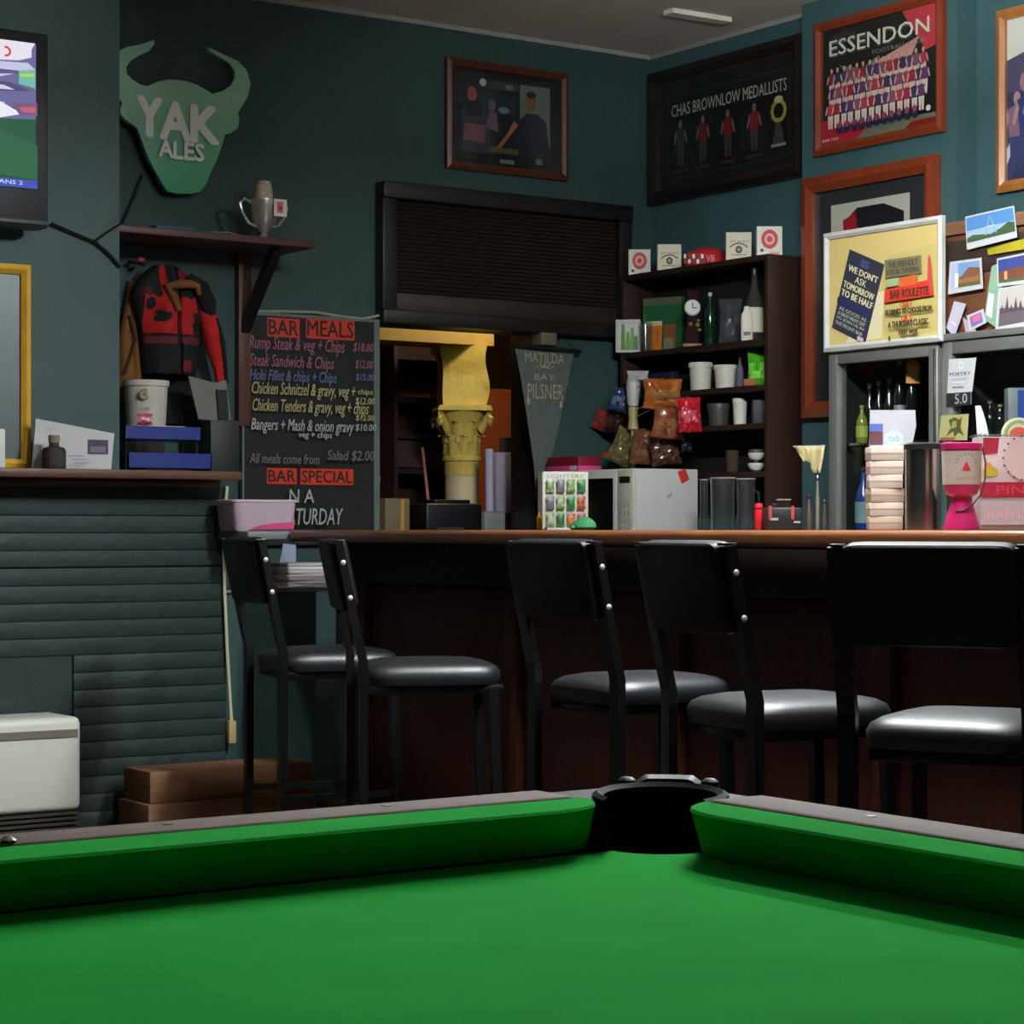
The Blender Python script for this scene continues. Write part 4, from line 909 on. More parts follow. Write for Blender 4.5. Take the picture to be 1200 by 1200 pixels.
cloth_body(G(), [(0, 0, 24*k, .05, 0), (0, 8*k, 26*k, .05, 0), (2*k, 14*k, 24*k, .045, 0), (4*k, 19*k, 18*k, .035, 0), (4*k, 22*k, 8*k, .02, 0)], ph=.5, amp=.1).obj('fold', RED, t)
g = G()
for i in range(5):
    for j in range(2): g.rect((-24+5*i)*k, (2+6*j)*k, (-21+5*i)*k, (7+6*j)*k, (220, 210, 208) if (i+j) % 2 else (30, 26, 28))
g.text('VB', 2*k, 4*k, 12*k, 12*k, (226, 150, 160)); g.obj('checks', INK, t, loc=(0, -.056, 0))
# second tier
def aloe(g, W, h):
    g.rect(-W*.42, h*.03, W*.48, h*.97, (206, 204, 198))
    for u, c, hh in ((-.2, (96, 140, 60), .85), (.0, (110, 156, 70), .62), (.18, (120, 160, 84), .75), (.32, (90, 132, 60), .5)): g.poly([(W*(u-.09), h*.08), (W*(u+.11), h*.08), (W*(u+.06), h*hh), (W*(u-.06), h*hh)], c)
    g.text('GROLSCH', -W*.3, h*.86, W*.36, h*.93, (130, 140, 120))
crate('white carton with green leaves at the left end of the second tier', 722, 751, 1, 375, aloe, 'carton', rot=CAM-.15, dep=.05, dx=.015)
def beer(g, W, h):
    g.rect(-W*.5, 0, W*.5, h, (26, 88, 46)); g.rect(-W*.5, h*.86, W*.5, h, (84, 92, 74)); g.poly([(-W*.5, h*.86), (-W*.38, h*.5), (-W*.5, h*.3)], (40, 120, 62))
    g.poly([(-W*.36, h*.04), (-W*.02, h*.04), (0, h*.5), (-W*.40, h*.5)], (206, 118, 30)); g.rect(-W*.4, h*.48, 0, h*.57, (198, 180, 140)); g.poly([(W*.06, h*.02), (W*.34, h*.02), (W*.34, h*.5), (W*.04, h*.5)], (130, 78, 40)); g.poly([(W*.02, 0), (W*.3, 0), (W*.26, h*.25), (W*.06, h*.25)], (128, 122, 100))
crate('green box printed with two beer glasses on the second tier', 757, 800, 1, 349, beer, 'carton', rot=RW+.35, app=.82, dep=.03, dx=.10, base=mat('green_card', (30, 88, 48), .6))
a, z = on_shelf(757, 1, .03); k = a.k
t = thing('glass_mug', 'clear glass mug between the leafy carton and the green box', 'mug', (a.x, a.y, z), CAM)
G().lathe([(6*k, 0), (7*k, .002), (8*k, 34*k), (7.4*k, 34*k), (6*k, 3*k)], n=18).obj('bowl', JUGGL, t); G().tube([(7*k, 0, 28*k), (13*k, 0, 26*k), (13*k, 0, 10*k), (7*k, 0, 7*k)], 1.3*k, 7).obj('handle', JUGGL, t)
a, z = on_shelf(811, 1, .05); k = a.k
t = thing('bar_clock', 'dark maroon plaque with a small white clock and gold figures on second tier', 'clock', (a.x, a.y, z), CAM)
G().box(-12*k, 11*k, -.03, .03, 0, 4*k, .002).obj('base', wood('clock_base', (128, 84, 56), 0), t); G().prism([(-10*k, 4*k), (8*k, 4*k), (6*k, 30*k), (7*k, 66*k), (-6*k, 66*k), (-6*k, 30*k)], -.012, .012).obj('plaque', mat('maroon_plaque', (40, 16, 22), .7, spec=.1), t)
G().lathe([(9.5*k, 0), (9.5*k, .008), (8*k, .012)], n=20).obj('dial', WHITE, t).matrix_local = Matrix.Translation((0, -.013, 46*k)) @ Matrix.Rotation(pi/2, 4, 'X')
g = G(); g.rect(-.6*k, 45*k, .6*k, 52*k, (40, 40, 40)); g.rect(-.4*k, 45*k, 5*k, 46.2*k, (40, 40, 40)); g.obj('hands', INK, t, loc=(0, -.0265, 0))
for (u, v, r) in ((6, 26, 3), (8, 20, 2.5), (-2, 27, 2.5), (7, 31, 2)): G().lathe([(0, -r*k), (r*k*.8, -r*k*.5), (r*k, 0), (r*k*.8, r*k*.5), (0, r*k)], n=10).obj('gold_figure', mat('gold_figure', (226, 196, 120), .3, .7), t, loc=(u*k, -.018, v*k))
def bottle(label, pos, h, r, m, capm, labm=None, lab=(.2, .5), group=None, neck=.36, parts=None, name='bottle'):
    t = thing(name, label, 'bottle', pos, CAM, group)
    G().lathe([(r*.9, 0), (r, .004), (r, h*(1-neck-.1)), (r*.85, h*(1-neck)), (r*.36, h*(1-neck*.62)), (r*.30, h*.93), (r*.36, h*.935), (r*.36, h*.95)], n=18).obj('glass', m, t)
    G().lathe([(r*.40, h*.93), (r*.40, h), (r*.3, h*1.004)], n=14).obj('cap', capm, t)
    if labm is not None: G().lathe([(r*1.02, h*lab[0]), (r*1.02, h*lab[1])], n=18, cap=False).obj('label', labm, t)
    return t
GGR = mat('green_bottle_glass', (16, 50, 28), .12, 0, .1, 10, coat=.5); GDK = mat('dark_bottle_glass', (20, 24, 16), .12, 0, .1, 10, coat=.5); GCL = glass('bottle_glass', (225, 228, 222), 1.7, .03, .05, (190, 190, 175))
a, z = on_shelf(832, 1, .06)
bottle('slim green bottle with a swing top in the middle of the second tier', (a.x, a.y, z), at(832, 343, x=a.x).z-z, 6.5*a.k, GGR, mat('swing_top', (180, 178, 170), .4))
a, z = on_shelf(884, 1, .07)
bottle('tall clear spirits bottle with a white label at right of second tier', (a.x, a.y, z), at(884, 315, x=a.x).z-z, 11*a.k, GCL, BLACK, mat('cream_label', (206, 200, 176), .6), (.12, .46), neck=.42)
a, z = on_shelf(873, 1, .055); k = a.k
t = thing('miniature_bottle', 'white labelled small flask before the tall clear bottle', 'bottle', (a.x-.03, a.y-.045, z), CAM)
G().pillow(14*k, .03, [(.9, 0), (1, .003), (1, 30*k), (.5, 35*k), (.45, 40*k)], 4, 20).obj('flask', mat('flask_white', (214, 206, 190), .5), t); G().box(-4*k, 4*k, -.017, -.0155, 6*k, 10*k).obj('emblem', BLACK, t)
a, z = on_shelf(856, 1, .07); k = a.k
o = G().bag(28*k, 52*k, .07, 5, 10).obj('plastic_bag', PLASTIC); tag(o, 'crumpled clear plastic bag between the green and clear bottles', 'bag'); o.location = (a.x, a.y, z+.002); o.rotation_euler = (0, 0, CAM)
# third tier
def tub(label, px, i, w_, pytop, m, name='tub', dx=.06, lidm=None, group=None):
    a, z = on_shelf(px, i, dx); k = a.k; h = at(px, pytop, x=FX+dx).z-z; r = w_/2*k
    t = thing(name, label, 'tub', (a.x, a.y, z), CAM, group)
    G().lathe([(r*.78, 0), (r*.82, .003), (r*.92, h*.84)], n=24).obj('body', m, t); G().lathe([(r, h*.82), (r, h*.97), (r*.94, h), (r*.2, h)], n=24).obj('lid', lidm or m, t)
    return t
WTUB = mat('tub_white', (218, 212, 198), .45, 0, .04)
tub('white lidded plastic tub, left one of the pair on the third tier', 821, 2, 29, 425, WTUB, group='white tubs on the third tier')
tub('white lidded plastic tub, right one of the pair on the third tier', 850, 2, 28, 428, WTUB, group='white tubs on the third tier')
a, z = on_shelf(867, 2, .06); bottle('small pale bottle right of the white tubs', (a.x, a.y, z), at(867, 418, x=a.x).z-z, 4.5*a.k, glass('pale_bottle', (200, 205, 215), 1.5, .05, .35, (150, 150, 165)), BLACK)
a, z = on_shelf(888, 2, .08); k = a.k
o = G().bag(24*k, 40*k, .05, 8, 9, (80, 180, 40), (140, 220, 80)).obj('green_packet', ink('packet_gloss', .3, .5)); tag(o, 'bright green crinkled packet at the right end of the third tier', 'packet'); o.location = (a.x, a.y, z+.002); o.rotation_euler = (0, 0, CAM)
a, z = on_shelf(875, 2, .03); k = a.k
tag(G().box(-8*k, 7*k, -.015, .015, 0, 8*k, .002).obj('orange_carton', mat('orange_card', (150, 74, 30), .6)), 'small orange-brown carton lying before the bright green packet', 'carton'); bpy.data.objects['orange_carton'].location = (a.x, a.y-.02, z); bpy.data.objects['orange_carton'].rotation_euler = (0, 0, CAM)
a, z = on_shelf(760, 2, .08); k = a.k
tag(G().box(-38*k, 38*k, -.02, .02, 0, 26*k, .003).obj('navy_box', mat('navy_card', (22, 28, 52), .6)), 'dark navy box at the back of the third tier behind the crisps', 'box'); o = bpy.data.objects['navy_box']; o.location = (a.x+.03, a.y, z); o.rotation_euler = (0, 0, RW)
# fourth tier
tub('grey metal tin with a wide rim on the fourth tier', 842, 3, 28, 473, mat('grey_tin', (92, 88, 84), .4, .4), name='tin')
tub('white round tub with red print on the fourth tier', 867, 3, 18, 467, WTUB)
a, z = on_shelf(886, 3, .06); k = a.k
o = tag(G().box(-9*k, 9*k, -.03, .03, 0, 28*k, .002).obj('dark_carton', mat('charcoal_card', (40, 42, 50), .6)), 'dark charcoal carton right of the white round tub', 'carton'); o.location = (a.x+.02, a.y, z); o.rotation_euler = (0, 0, CAM)
# fifth tier
a, z = on_shelf(886, 4, .06); k = a.k
t = thing('cup_stack', 'stack of two white bowls at the right end of the fifth tier', 'bowls', (a.x, a.y, z), CAM)
for i in range(2): G().lathe([(6*k, 0), (9*k, 3*k), (10*k, 7*k), (9.4*k, 8*k), (7*k, 4*k)], n=20).obj('bowl', WTUB, t, loc=(0, 0, 2*k+i*12*k))
G().lathe([(9.5*k, 0), (9.5*k, 1.9*k)], n=20).obj('mat', BLACK, t); G().lathe([(8*k, 0), (8*k, 3.9*k)], n=20).obj('spacer', BLACK, t, loc=(0, 0, 10*k)); G().lathe([(9*k, 0), (9.5*k, 3*k), (9*k, 4*k)], n=20).obj('lid', mat('smoke_lid', (70, 68, 64), .5), t, loc=(0, 0, 22*k))
a, z = on_shelf(858, 4, .06); k = a.k
t = thing('tumbler', 'brownish glass tumbler on the fifth tier left of the bowls', 'glass', (a.x, a.y, z), CAM)
G().lathe([(6*k, 0), (7*k, .002), (8*k, 26*k), (7.4*k, 26*k), (6*k, 3*k)], n=18).obj('bowl', glass('brown_glass', (190, 176, 160), 1.5, .05, .25, (130, 110, 92)), t)
# ------------------------------------------------------------------ crisp packets on a stand
PX = 5.50
sa = at(742, 600, x=PX)
t = thing('snack_stand', 'white stalk snack stand holding the hanging crisp packets', 'stand', (sa.x, sa.y, BCZ+.001), CAM); k = sa.k
zf = lambda q: at(742, q, x=PX).z-BCZ-.001
G().lathe([(.07, 0), (.07, .008), (.012, .014), (.010, zf(505)), (.022, zf(503)), (.018, zf(490)), (.020, zf(477))], n=18).obj('stalk', mat('stalk_cream', (176, 160, 110), .5), t)
G().lathe([(5.5*k, zf(476)), (7*k, zf(472)), (8.2*k, zf(455)), (8*k, zf(448)), (5*k, zf(445))], n=18).obj('cup', WHITE, t)
G().bag(26*k, 12*k, .04, 2, 7).obj('white_cap', PAPER, t, loc=(6*k, .03, zf(446)))
STAND = t; STX, STY = sa.x, sa.y
BAG = ink('foil_packet', .22, .9)
def packet(label, px0, px1, q0, q1, col, col2, rot, i, dy=0., thick=.05):
    a = at((px0+px1)/2, q1, x=PX-.02+dy); k = a.k
    o = G().bag((px1-px0)*k, (q1-q0)*k, thick, i, 16, col, col2).obj('crisp_packet', BAG)
    tag(o, label, 'crisp packet', 'crisp packets on the snack stand'); o.location = (a.x, a.y, a.z); o.rotation_euler = (0, rot, CAM)
    top = Vector((a.x, a.y, a.z))+Matrix.Rotation(CAM, 3, 'Z') @ (Matrix.Rotation(rot, 3, 'Y') @ Vector((0, 0, (q1-q0)*k)))
    q = Matrix.Rotation(-CAM, 3, 'Z') @ (top-Vector((STX, STY, BCZ+.001)))
    G().tube([(0, 0, q.z-.03), (q.x*.6, q.y*.6, q.z+.004), (q.x, q.y, q.z+.006), (q.x, q.y, q.z-.012)], .002, 5).obj('wire_arm', STEEL, STAND)
packet('orange-brown crisp packet at the top right of the snack stand', 753, 799, 444, 479, (172, 92, 34), (150, 104, 60), .02, 1)
packet('brown crisp packet below the orange packet on the snack stand', 762, 802, 477, 514, (132, 70, 44), (150, 96, 62), .12, 2, -.03)
packet('shiny red sweet packet at the far right of the snack stand', 795, 823, 466, 506, (190, 28, 44), (214, 90, 100), -.05, 3, -.02)
packet('small blue packet at the upper left of the snack stand', 712, 737, 455, 482, (52, 66, 110), (110, 120, 150), .3, 4, .02)
packet('small red packet at the far left of the snack stand', 691, 713, 480, 504, (150, 48, 40), (120, 50, 50), .4, 5, .02)
packet('brown-black packet at the left below the blue packet', 706, 734, 482, 508, (48, 30, 22), (70, 40, 34), .3, 6, .05)
packet('olive packet with red ends at the lower left of the snack stand', 706, 742, 502, 544, (96, 84, 46), (120, 104, 66), .45, 7, -.01)
packet('tan crisp packet hanging at the bottom middle of the snack stand', 738, 768, 504, 544, (112, 72, 46), (134, 92, 62), .1, 8, 0)
packet('dark brown crisp packet at the lower right of the snack stand', 764, 800, 510, 545, (70, 44, 34), (96, 62, 48), -.15, 9, .02)
packet('dark blue packet behind the red sweet packet', 798, 812, 500, 530, (26, 34, 60), (40, 50, 80), 0, 10, .06)
o = G().bag(.05, .022, .02, 11, 6, (176, 24, 26), (190, 30, 30)).obj('packet_seal', BAG); a = at(712, 534, x=PX-.06)
tag(o, 'small red sachet hanging under the olive packet', 'sachet'); o.location = (a.x, a.y, a.z-.01); o.rotation_euler = (0, .3, CAM)
# ------------------------------------------------------------------ microwave and neighbours
MX = 5.15
ma = at(745, 549, x=MX); mb = at(818, 549, y=ma.y); mwz = ma.z-BCZ; md = mb.x-MX; ml = at(632, 549, x=MX).y-ma.y
t = thing('microwave', 'white microwave oven on the back counter with a red sticker', 'microwave', (MX, ma.y, BCZ+.001), RW)
MW = mat('microwave_white', (190, 189, 184), .4, 0, .03)
G().box(-ml, 0, .004, md, .012, mwz, .004).obj('casing', MW, t)
G().box(-ml+.004, -.105, -.012, .004, .014, mwz-.004, .004).obj('door', MW, t)
o = G().box(-ml+.05, -.125, -.0135, -.012, .05, mwz-.035).obj('door_window', mat('oven_window', (10, 10, 10), .15), t)
o = G().box(-.10, -.003, -.012, .004, .014, mwz-.004, .004).obj('control_panel', mat('panel_cream', (190, 186, 172), .45), t)
G().box(-.085, -.02, -.0135, -.012, mwz-.055, mwz-.03).obj('display', BLACK, t)
g = G()
for i in range(4):
    for j in range(3): g.box(-.083+.023*j, -.066+.023*j, -.0135, -.012, .07+.03*i, .088+.03*i)
g.obj('buttons', mat('button_grey', (166, 164, 152), .5), t)
for sx_ in (-ml+.04, -.04):
    for yy in (.05, md-.05): G().lathe([(.012, 0), (.012, .013)], n=10).obj('foot', BLACK, t, loc=(sx_, yy, 0))
g = G(); k = mb.k; u0 = (780-745)*ma.k/.822
def sd(px, q): 
    p = at(px, q, y=ma.y); return (p.x-MX, p.z-BCZ-.001)
g2 = G(); g2.prism([sd(794, 553), sd(803, 549), sd(808, 562), (sd(799, 567))], 0, .0008); o = g2.obj('red_sticker', mat('sticker_red', (186, 52, 40), .5), t); o.rotation_euler = (0, 0, pi/2); o.location = (.0009, 0, 0)
g2 = G(); g2.prism([sd(781, 581), sd(787, 577), sd(788, 580), sd(783, 585)], 0, .0008); o = g2.obj('scuff', mat('scuff_grey', (150, 150, 150), .5), t); o.rotation_euler = (0, 0, pi/2); o.location = (.0009, 0, 0)
a = at(672, 548, x=MX+.1)
t = thing('crimson_box', 'flat crimson and pink box lying on top of the microwave', 'box', (a.x, a.y, BCZ+.001+mwz+.001), RW)
hb_ = at(672, 531, x=MX+.1).z-a.z
G().box(-.11, .10, -.05, .06, 0, hb_, .003).obj('carton', mat('crimson_card', (124, 16, 44), .5), t); G().box(-.112, .102, -.052, .062, 0, hb_*.35, .002).obj('pink_base', mat('pink_card', (206, 70, 130), .5), t); G().box(.05, .09, -.054, -.052, .004, hb_*.34).obj('label', WHITE, t)
# display card of novelty packets on the bar top
a = at(663, 618, x=4.0); k = a.k
t = thing('novelty_display', 'white display card holding rows of small coloured packets before the microwave', 'display', (a.x, a.y, BZ+.001), CAM+.25)
hh = (620-552)*k; G().box(-28*k, 28*k, .004, .012, 0, hh, .002).obj('card', mat('display_white', (150, 146, 134), .6), t); G().box(-26*k, 26*k, -.03, .004, 0, .006).obj('base', MATS['display_white'], t)
cs = [(110, 170, 40), (150, 40, 44), (190, 190, 180), (40, 150, 50), (206, 120, 40), (120, 120, 130), (170, 60, 40), (60, 110, 60)]
for r in range(3):
    for c in range(4):
        o = G().bag(10*k, 15*k, .012, r*4+c, 5, tuple(int(v*.66) for v in cs[(r*5+c*3) % 8]), tuple(int(v*.66) for v in cs[(r*3+c*5+2) % 8])).obj('small_packet', INK, t); o.location = ((-19+12.6*c)*k, -.004, (4+20*r)*k)
g = G(); g.text('LIGHTERS', -22*k, hh-7*k, 22*k, hh-3*k, (120, 110, 90)); g.obj('heading', INK, t, loc=(0, .0035, 0))
a = at(632, 618, x=4.0); k = a.k
o = tag(G().lathe([(.008, 0), (.009, .002), (.009, 16*k), (.005, 18*k), (.004, 21*k)], n=10).obj('yellow_lighter', mat('yellow_plastic', (206, 150, 24), .4)), 'small yellow lighter standing left of the novelty display', 'lighter'); o.location = (a.x, a.y, BZ+.001)
a = at(688, 618, x=3.85); k = a.k
t = thing('green_cloth', 'crumpled dark green cloth at the foot of the novelty display', 'cloth', (a.x-.01, a.y, BZ+.001), CAM)
G().lathe([(9*k, 0), (12*k, 3*k), (11*k, 8*k), (7*k, 13*k), (3*k, 15*k)], n=11, sx=1.2).obj('heap', mat('green_cloth', (24, 92, 50), .8, 0, .3, 20, .5), t); G().lathe([(4*k, 0), (7*k, 2*k), (5*k, 6*k), (1*k, 7*k)], n=9).obj('corner_fold', MATS['green_cloth'], t, loc=(-11*k, 0, 0))
# ------------------------------------------------------------------ jugs, cans and taps
def jug(label, px, wpx, q, x, base, name='jug'):
    a = at(px, 618, x=x); k = a.k; h = at(px, q, x=x).z-base; r = wpx/2*k
    t = thing(name, label, 'jug', (a.x, a.y, base+.001), CAM, 'clear jugs on the back counter')
    G().lathe([(r*.86, 0), (r*.9, .004), (r*.98, h*.9), (r*1.04, h), (r*.99, h), (r*.93, h*.9), (r*.84, .012)], n=14).obj('body', JUGGL, t, smooth=False)
    G().lathe([(r*1.05, h*.985), (r*1.05, h*1.003), (r*.98, h*1.003)], n=22, cap=False).obj('rim', glass('rim_glass', (235, 238, 238), 1.6, .03, .3, (225, 230, 232)), t)
    if wpx > 20: G().tube([(r*.7, -r*.7, h*.85), (r*1.25, -r*1.2, h*.8), (r*1.25, -r*1.2, h*.35), (r*.65, -r*.65, h*.25)], r*.12, 7).obj('handle', JUGGL, t)
    return t
jug('narrow clear glass right beside the microwave', 825, 10, 562, 5.28, BCZ, 'highball_glass')
jug('wide clear jug second from the microwave', 847, 30, 560, 5.28, BCZ)
jug('tall clear brownish jug left of the red can', 874, 22, 561, 5.28, BCZ)
a = at(889, 618, x=4.05); k = a.k
t = thing('red_can', 'bright red can standing on the bar beside the clear jugs', 'can', (a.x, a.y, BZ+.001), CAM)
G().lathe([(4.2*k, 0), (4.8*k, .002), (4.8*k, 29*k), (4*k, 31*k)], n=16).obj('can', mat('can_red', (176, 24, 34), .35), t); G().lathe([(4.9*k, 24*k), (4.9*k, 26*k)], n=16, cap=False).obj('band', mat('can_dark', (90, 10, 20), .4), t)
a = at(918, 618, x=4.08); k = a.k
t = thing('bar_caddy', 'black bar caddy with red stripes and clear cups right of red can', 'caddy', (a.x, a.y, BZ+.001), CAM)
G().box(-22*k, 20*k, -.04, .05, 0, 26*k, .004).obj('body', BLACK, t)
for u in (-19, 7): G().box(u*k, (u+3.5)*k, -.0415, -.04, 12*k, 28*k).obj('red_stripe', mat('stripe_red', (140, 40, 40), .5), t)
G().box(-18*k, -8*k, -.0415, -.04, 11*k, 14*k).obj('label', mat('caddy_label', (130, 128, 130), .5), t); G().box(10*k, 18*k, -.0415, -.04, 8*k, 10*k).obj('label', MATS['caddy_label'], t)
for u, s_ in ((-8, 30), (3, 34)): G().lathe([(4*k, 26*k), (5*k, s_*k), (5*k, (s_+1)*k), (4.4*k, s_*k)], n=14).obj('cup', JUGGL, t, loc=(u*k, 0, 0))
G().box(-8*k, 8*k, -.02, .02, 34.5*k, 36*k).obj('lid', mat('smoke_lid2', (120, 120, 116), .4), t)
for i, (px, q, w_, c, lb) in enumerate(((948, 582, 9, (96, 82, 72), 'first short steel shaker beside the fridge'), (958, 560, 5, (150, 140, 124), 'tall thin steel stirring rod holder beside the fridge'), (966, 588, 8, (84, 72, 64), 'second short dark shaker touching the fridge side'))):
    a = at(px, 618, x=4.6); k = a.k; a2 = at(px, q, x=4.6)
    t = thing('steel_shaker', lb, 'shaker', (a.x, a.y, .96), CAM); h = a2.z-.96
    G().lathe([(w_*.5*k, 0), (w_*.55*k, .003), (w_*.5*k, h*.8), (w_*.3*k, h*.9), (w_*.25*k, h)], n=14).obj('body', mat('dull_steel%s' % 'abc'[i], c, .35, .7), t); G().lathe([(w_*.3*k, h*.97), (w_*.32*k, h+.003), (w_*.1*k, h+.008)], n=12).obj('cap', STEEL, t)
a = at(955, 618, x=4.6)
ub = thing('under_bar_bench', 'steel under-bar bench behind the bar holding the shakers', 'bench', (4.6, a.y-.05, 0))
G().box(-.1, .16, -.4, .4, .93, .959, .003).obj('top', STEEL, ub)
for sx_ in (-.08, .14):
    for sy_ in (-.37, .37): G().box(sx_-.015, sx_+.015, sy_-.015, sy_+.015, 0, .93).obj('leg', STEEL, ub)
a = at(952, 524, x=5.12); k = a.k
t = thing('bar_cloth', 'cream cloth draped over a hook left of the fridge', 'cloth', (a.x, a.y+.02, a.z), CAM)
G().tube([(-18*k, 0, 0), (20*k, 0, 1*k)], .007, 8).obj('rail', STEEL, t)
R = []
for j in range(7):
    v = j/6; R.append([((-17+10*v)*k+(36-16*v)*k*i/11, -.014-.012*sin(i*1.7+v), 1*k-31*k*v*(1 if i > 4 else .6)) for i in range(12)])
g = G(); g.loops(R, closed=False, cap=False); o = g.obj('drape', mat('cream_cloth', (196, 182, 136), .85, 0, .15, 30, .3), t)
md_ = o.modifiers.new('thick', 'SOLIDIFY'); md_.thickness = .003
G().tube([(18*k, 0, 0), (18*k, .06, 0), (16*k, .55, .01)], .005, 6).obj('bracket', STEEL, t)
# ------------------------------------------------------------------ fridge
RX = 5.20
fa = at(971, 500, x=RX); f1 = at(1099, 500, x=RX); f2 = at(1104, 500, x=RX)
fzt = at(985, 412, x=RX).z; fye = 4.42
t = thing('drinks_fridge', 'two-door aluminium glass-fronted drinks fridge behind the bar', 'fridge', (RX, fa.y, 0), RW)
FW_ = fa.y-fye; D = XB-RX-.045; dv1 = fa.y-f1.y; dv2 = fa.y-f2.y
INT = mat('fridge_inside', (26, 26, 26), .6)
g = G(); g.box(0, FW_, .05, D, 0, .55); g.box(0, FW_, .05, D, fzt-.02, fzt); g.box(0, .02, .05, D, .55, fzt-.02); g.box(FW_-.02, FW_, .05, D, .55, fzt-.02); g.box(.02, FW_-.02, D-.02, D, .55, fzt-.02)
g.obj('cabinet', INT, t)
G().box(dv1-.0, dv2+.0, .02, D-.02, .55, fzt-.02).obj('divider', mat('fridge_divider', (40, 30, 26), .6), t)
def door(x0, x1):
    fw = .042; d = G().box(x0, x0+fw, 0, .045, .1, fzt, .003).obj('door', ALU, t)
    G().box(x1-fw, x1, 0, .045, .1, fzt, .003).obj('stile', ALU, d); G().box(x0+fw, x1-fw, 0, .045, fzt-fw, fzt, .003).obj('top_rail', ALU, d); G().box(x0+fw, x1-fw, 0, .045, .1, .6, .003).obj('lower_panel', ALU, d)
    G().box(x0+fw, x1-fw, .02, .025, .6, fzt-fw).obj('pane', FRGL, d); G().box(x1-.012, x1-.004, -.01, .0, .2, fzt-.02, .003).obj('handle', STEEL, d)
door(0.0, dv1); door(dv2, FW_)
zs1 = at(1010, 519, x=RX+.05).z
for z in (zs1, zs1-.32): G().box(.021, dv1-.001, .05, D-.021, z-.008, z).obj('wire_shelf', STEEL, t); G().box(dv2+.001, FW_-.021, .05, D-.021, z-.008, z).obj('wire_shelf', STEEL, t)
# bottles in the fridge
YG = mat('yellow_green_glass', (112, 124, 40), .2, 0, .1, 10, coat=.5); GC = mat('gold_cap', (166, 156, 110), .3, .5)
fz = zs1+.001
def fb(label, px, qtop, rpx, m, cap, lab=None, x=RX+.13, group=None):
    a = at(px, 500, x=x); k = a.k; return bottle(label, (a.x, a.y, fz), at(px, qtop, x=x).z-fz, rpx*k, m, cap, lab, (.15, .45), group)
fb('dark wine bottle nearest the left side inside the fridge', 1019, 450, 6.5, GDK, GC)
fb('yellow-green bottle on the fridge shelf', 1010, 475, 7, YG, GC, mat('lime_label', (150, 158, 60), .6), RX+.08)
fb('dark wine bottle second from the left inside the fridge', 1030, 447, 6.5, GDK, GC, None, RX+.14)
fb('dark wine bottle third from the left inside the fridge', 1042, 444, 6.5, GDK, GC, None, RX+.15)
fb('tall bottle with a pale silver neck inside the left fridge door', 1054, 422, 6.5, GDK, mat('silver_cap', (176, 170, 180), .4), mat('pale_neck', (140, 134, 146), .5), RX+.14)
t = fb('bottle with an orange neck tag inside the left fridge door', 1068, 425, 6.5, GDK, BLACK, None, RX+.12)
k = at(1067, 500, x=RX+.12).k; h9 = at(1067, 450, x=RX+.12).z-fz
o = G().prism([(-8*k, 0), (8*k, 0), (8*k, 22*k), (4*k, 27*k), (-4*k, 27*k), (-8*k, 22*k)], 0, .002).obj('neck_tag', mat('orange_tag', (206, 132, 40), .5), t, loc=(0, -.03, h9)); G().box(-5*k, 5*k, -.0335, -.0305, h9+6*k, h9+20*k).obj('tag_panel', mat('tag_cream', (214, 190, 140), .5), t)
a = at(1012, 590, x=RX+.1); fz2 = zs1-.32+.001
bottle('blue bottle on the lower fridge shelf', (a.x, a.y, fz2), .24, .03, mat('blue_glass', (40, 60, 120), .2), STEEL, mat('pale_label', (120, 140, 150), .5))
a = at(1190, 480, x=RX+.15); k = a.k
t = thing('blue_carton', 'silver and blue carton inside the right fridge door', 'carton', (a.x, a.y, fz), CAM)
G().box(-.03, .03, -.03, .03, 0, at(1190, 455, x=RX+.15).z-fz, .003).obj('carton', mat('silver_card', (120, 122, 124), .5), t); G().box(.0, .028, -.0315, -.03, .0, at(1190, 458, x=RX+.15).z-fz).obj('blue_panel', mat('blue_panel', (40, 66, 140), .5), t)
for i, (px, q) in enumerate(((1160, 470), (1172, 474))): fb(('dark bottle on the left' if i == 0 else 'dark bottle on the right')+' of the pair inside the right fridge door', px, q, 7, GDK, GC, None, RX+.16)
# stickers on the glass door
CARD = mat('postcard_white', (166, 166, 166), .6, 0, .03)
def notice(label, pts, paint, x, name, cat='notice', m=None, th=.0015, dx=0.):
    """sheet on a plane facing the room; pts = tl,tr,br,bl as seen"""
    C = [at(p, q, x=x) for p, q in pts]; bc_ = C[3]
    t = thing(name, label, cat, (x-dx, bc_.y, min(C[2].z, C[3].z)), RW); z0 = min(C[2].z, C[3].z)
    P = [(bc_.y-c.y, c.z-z0) for c in C]
    G().prism(P, 0, th).obj('sheet', m or CARD, t)
    g = G(); tl, tr, br, bl = P
    def Q(u, v):
        bx_ = bl[0]+(br[0]-bl[0])*u; bz = bl[1]+(br[1]-bl[1])*u; tx = tl[0]+(tr[0]-tl[0])*u; tz_ = tl[1]+(tr[1]-tl[1])*u
        return (bx_+(tx-bx_)*v, bz+(tz_-bz)*v)
    paint(g, Q)
    if len(g.bm.faces): g.obj('print', INK, t, loc=(0, -.0003, 0))
    return t
def quad(g, Q, u0, v0, u1, v1, col): g.poly([Q(u0, v0), Q(u1, v0), Q(u1, v1), Q(u0, v1)], col)
def qtext(g, Q, s, u0, v0, u1, v1, col):
    for du in (0, .008*(u1-u0), .016*(u1-u0)): qtext1(g, Q, s, u0+du, v0, u1+du, v1, col)
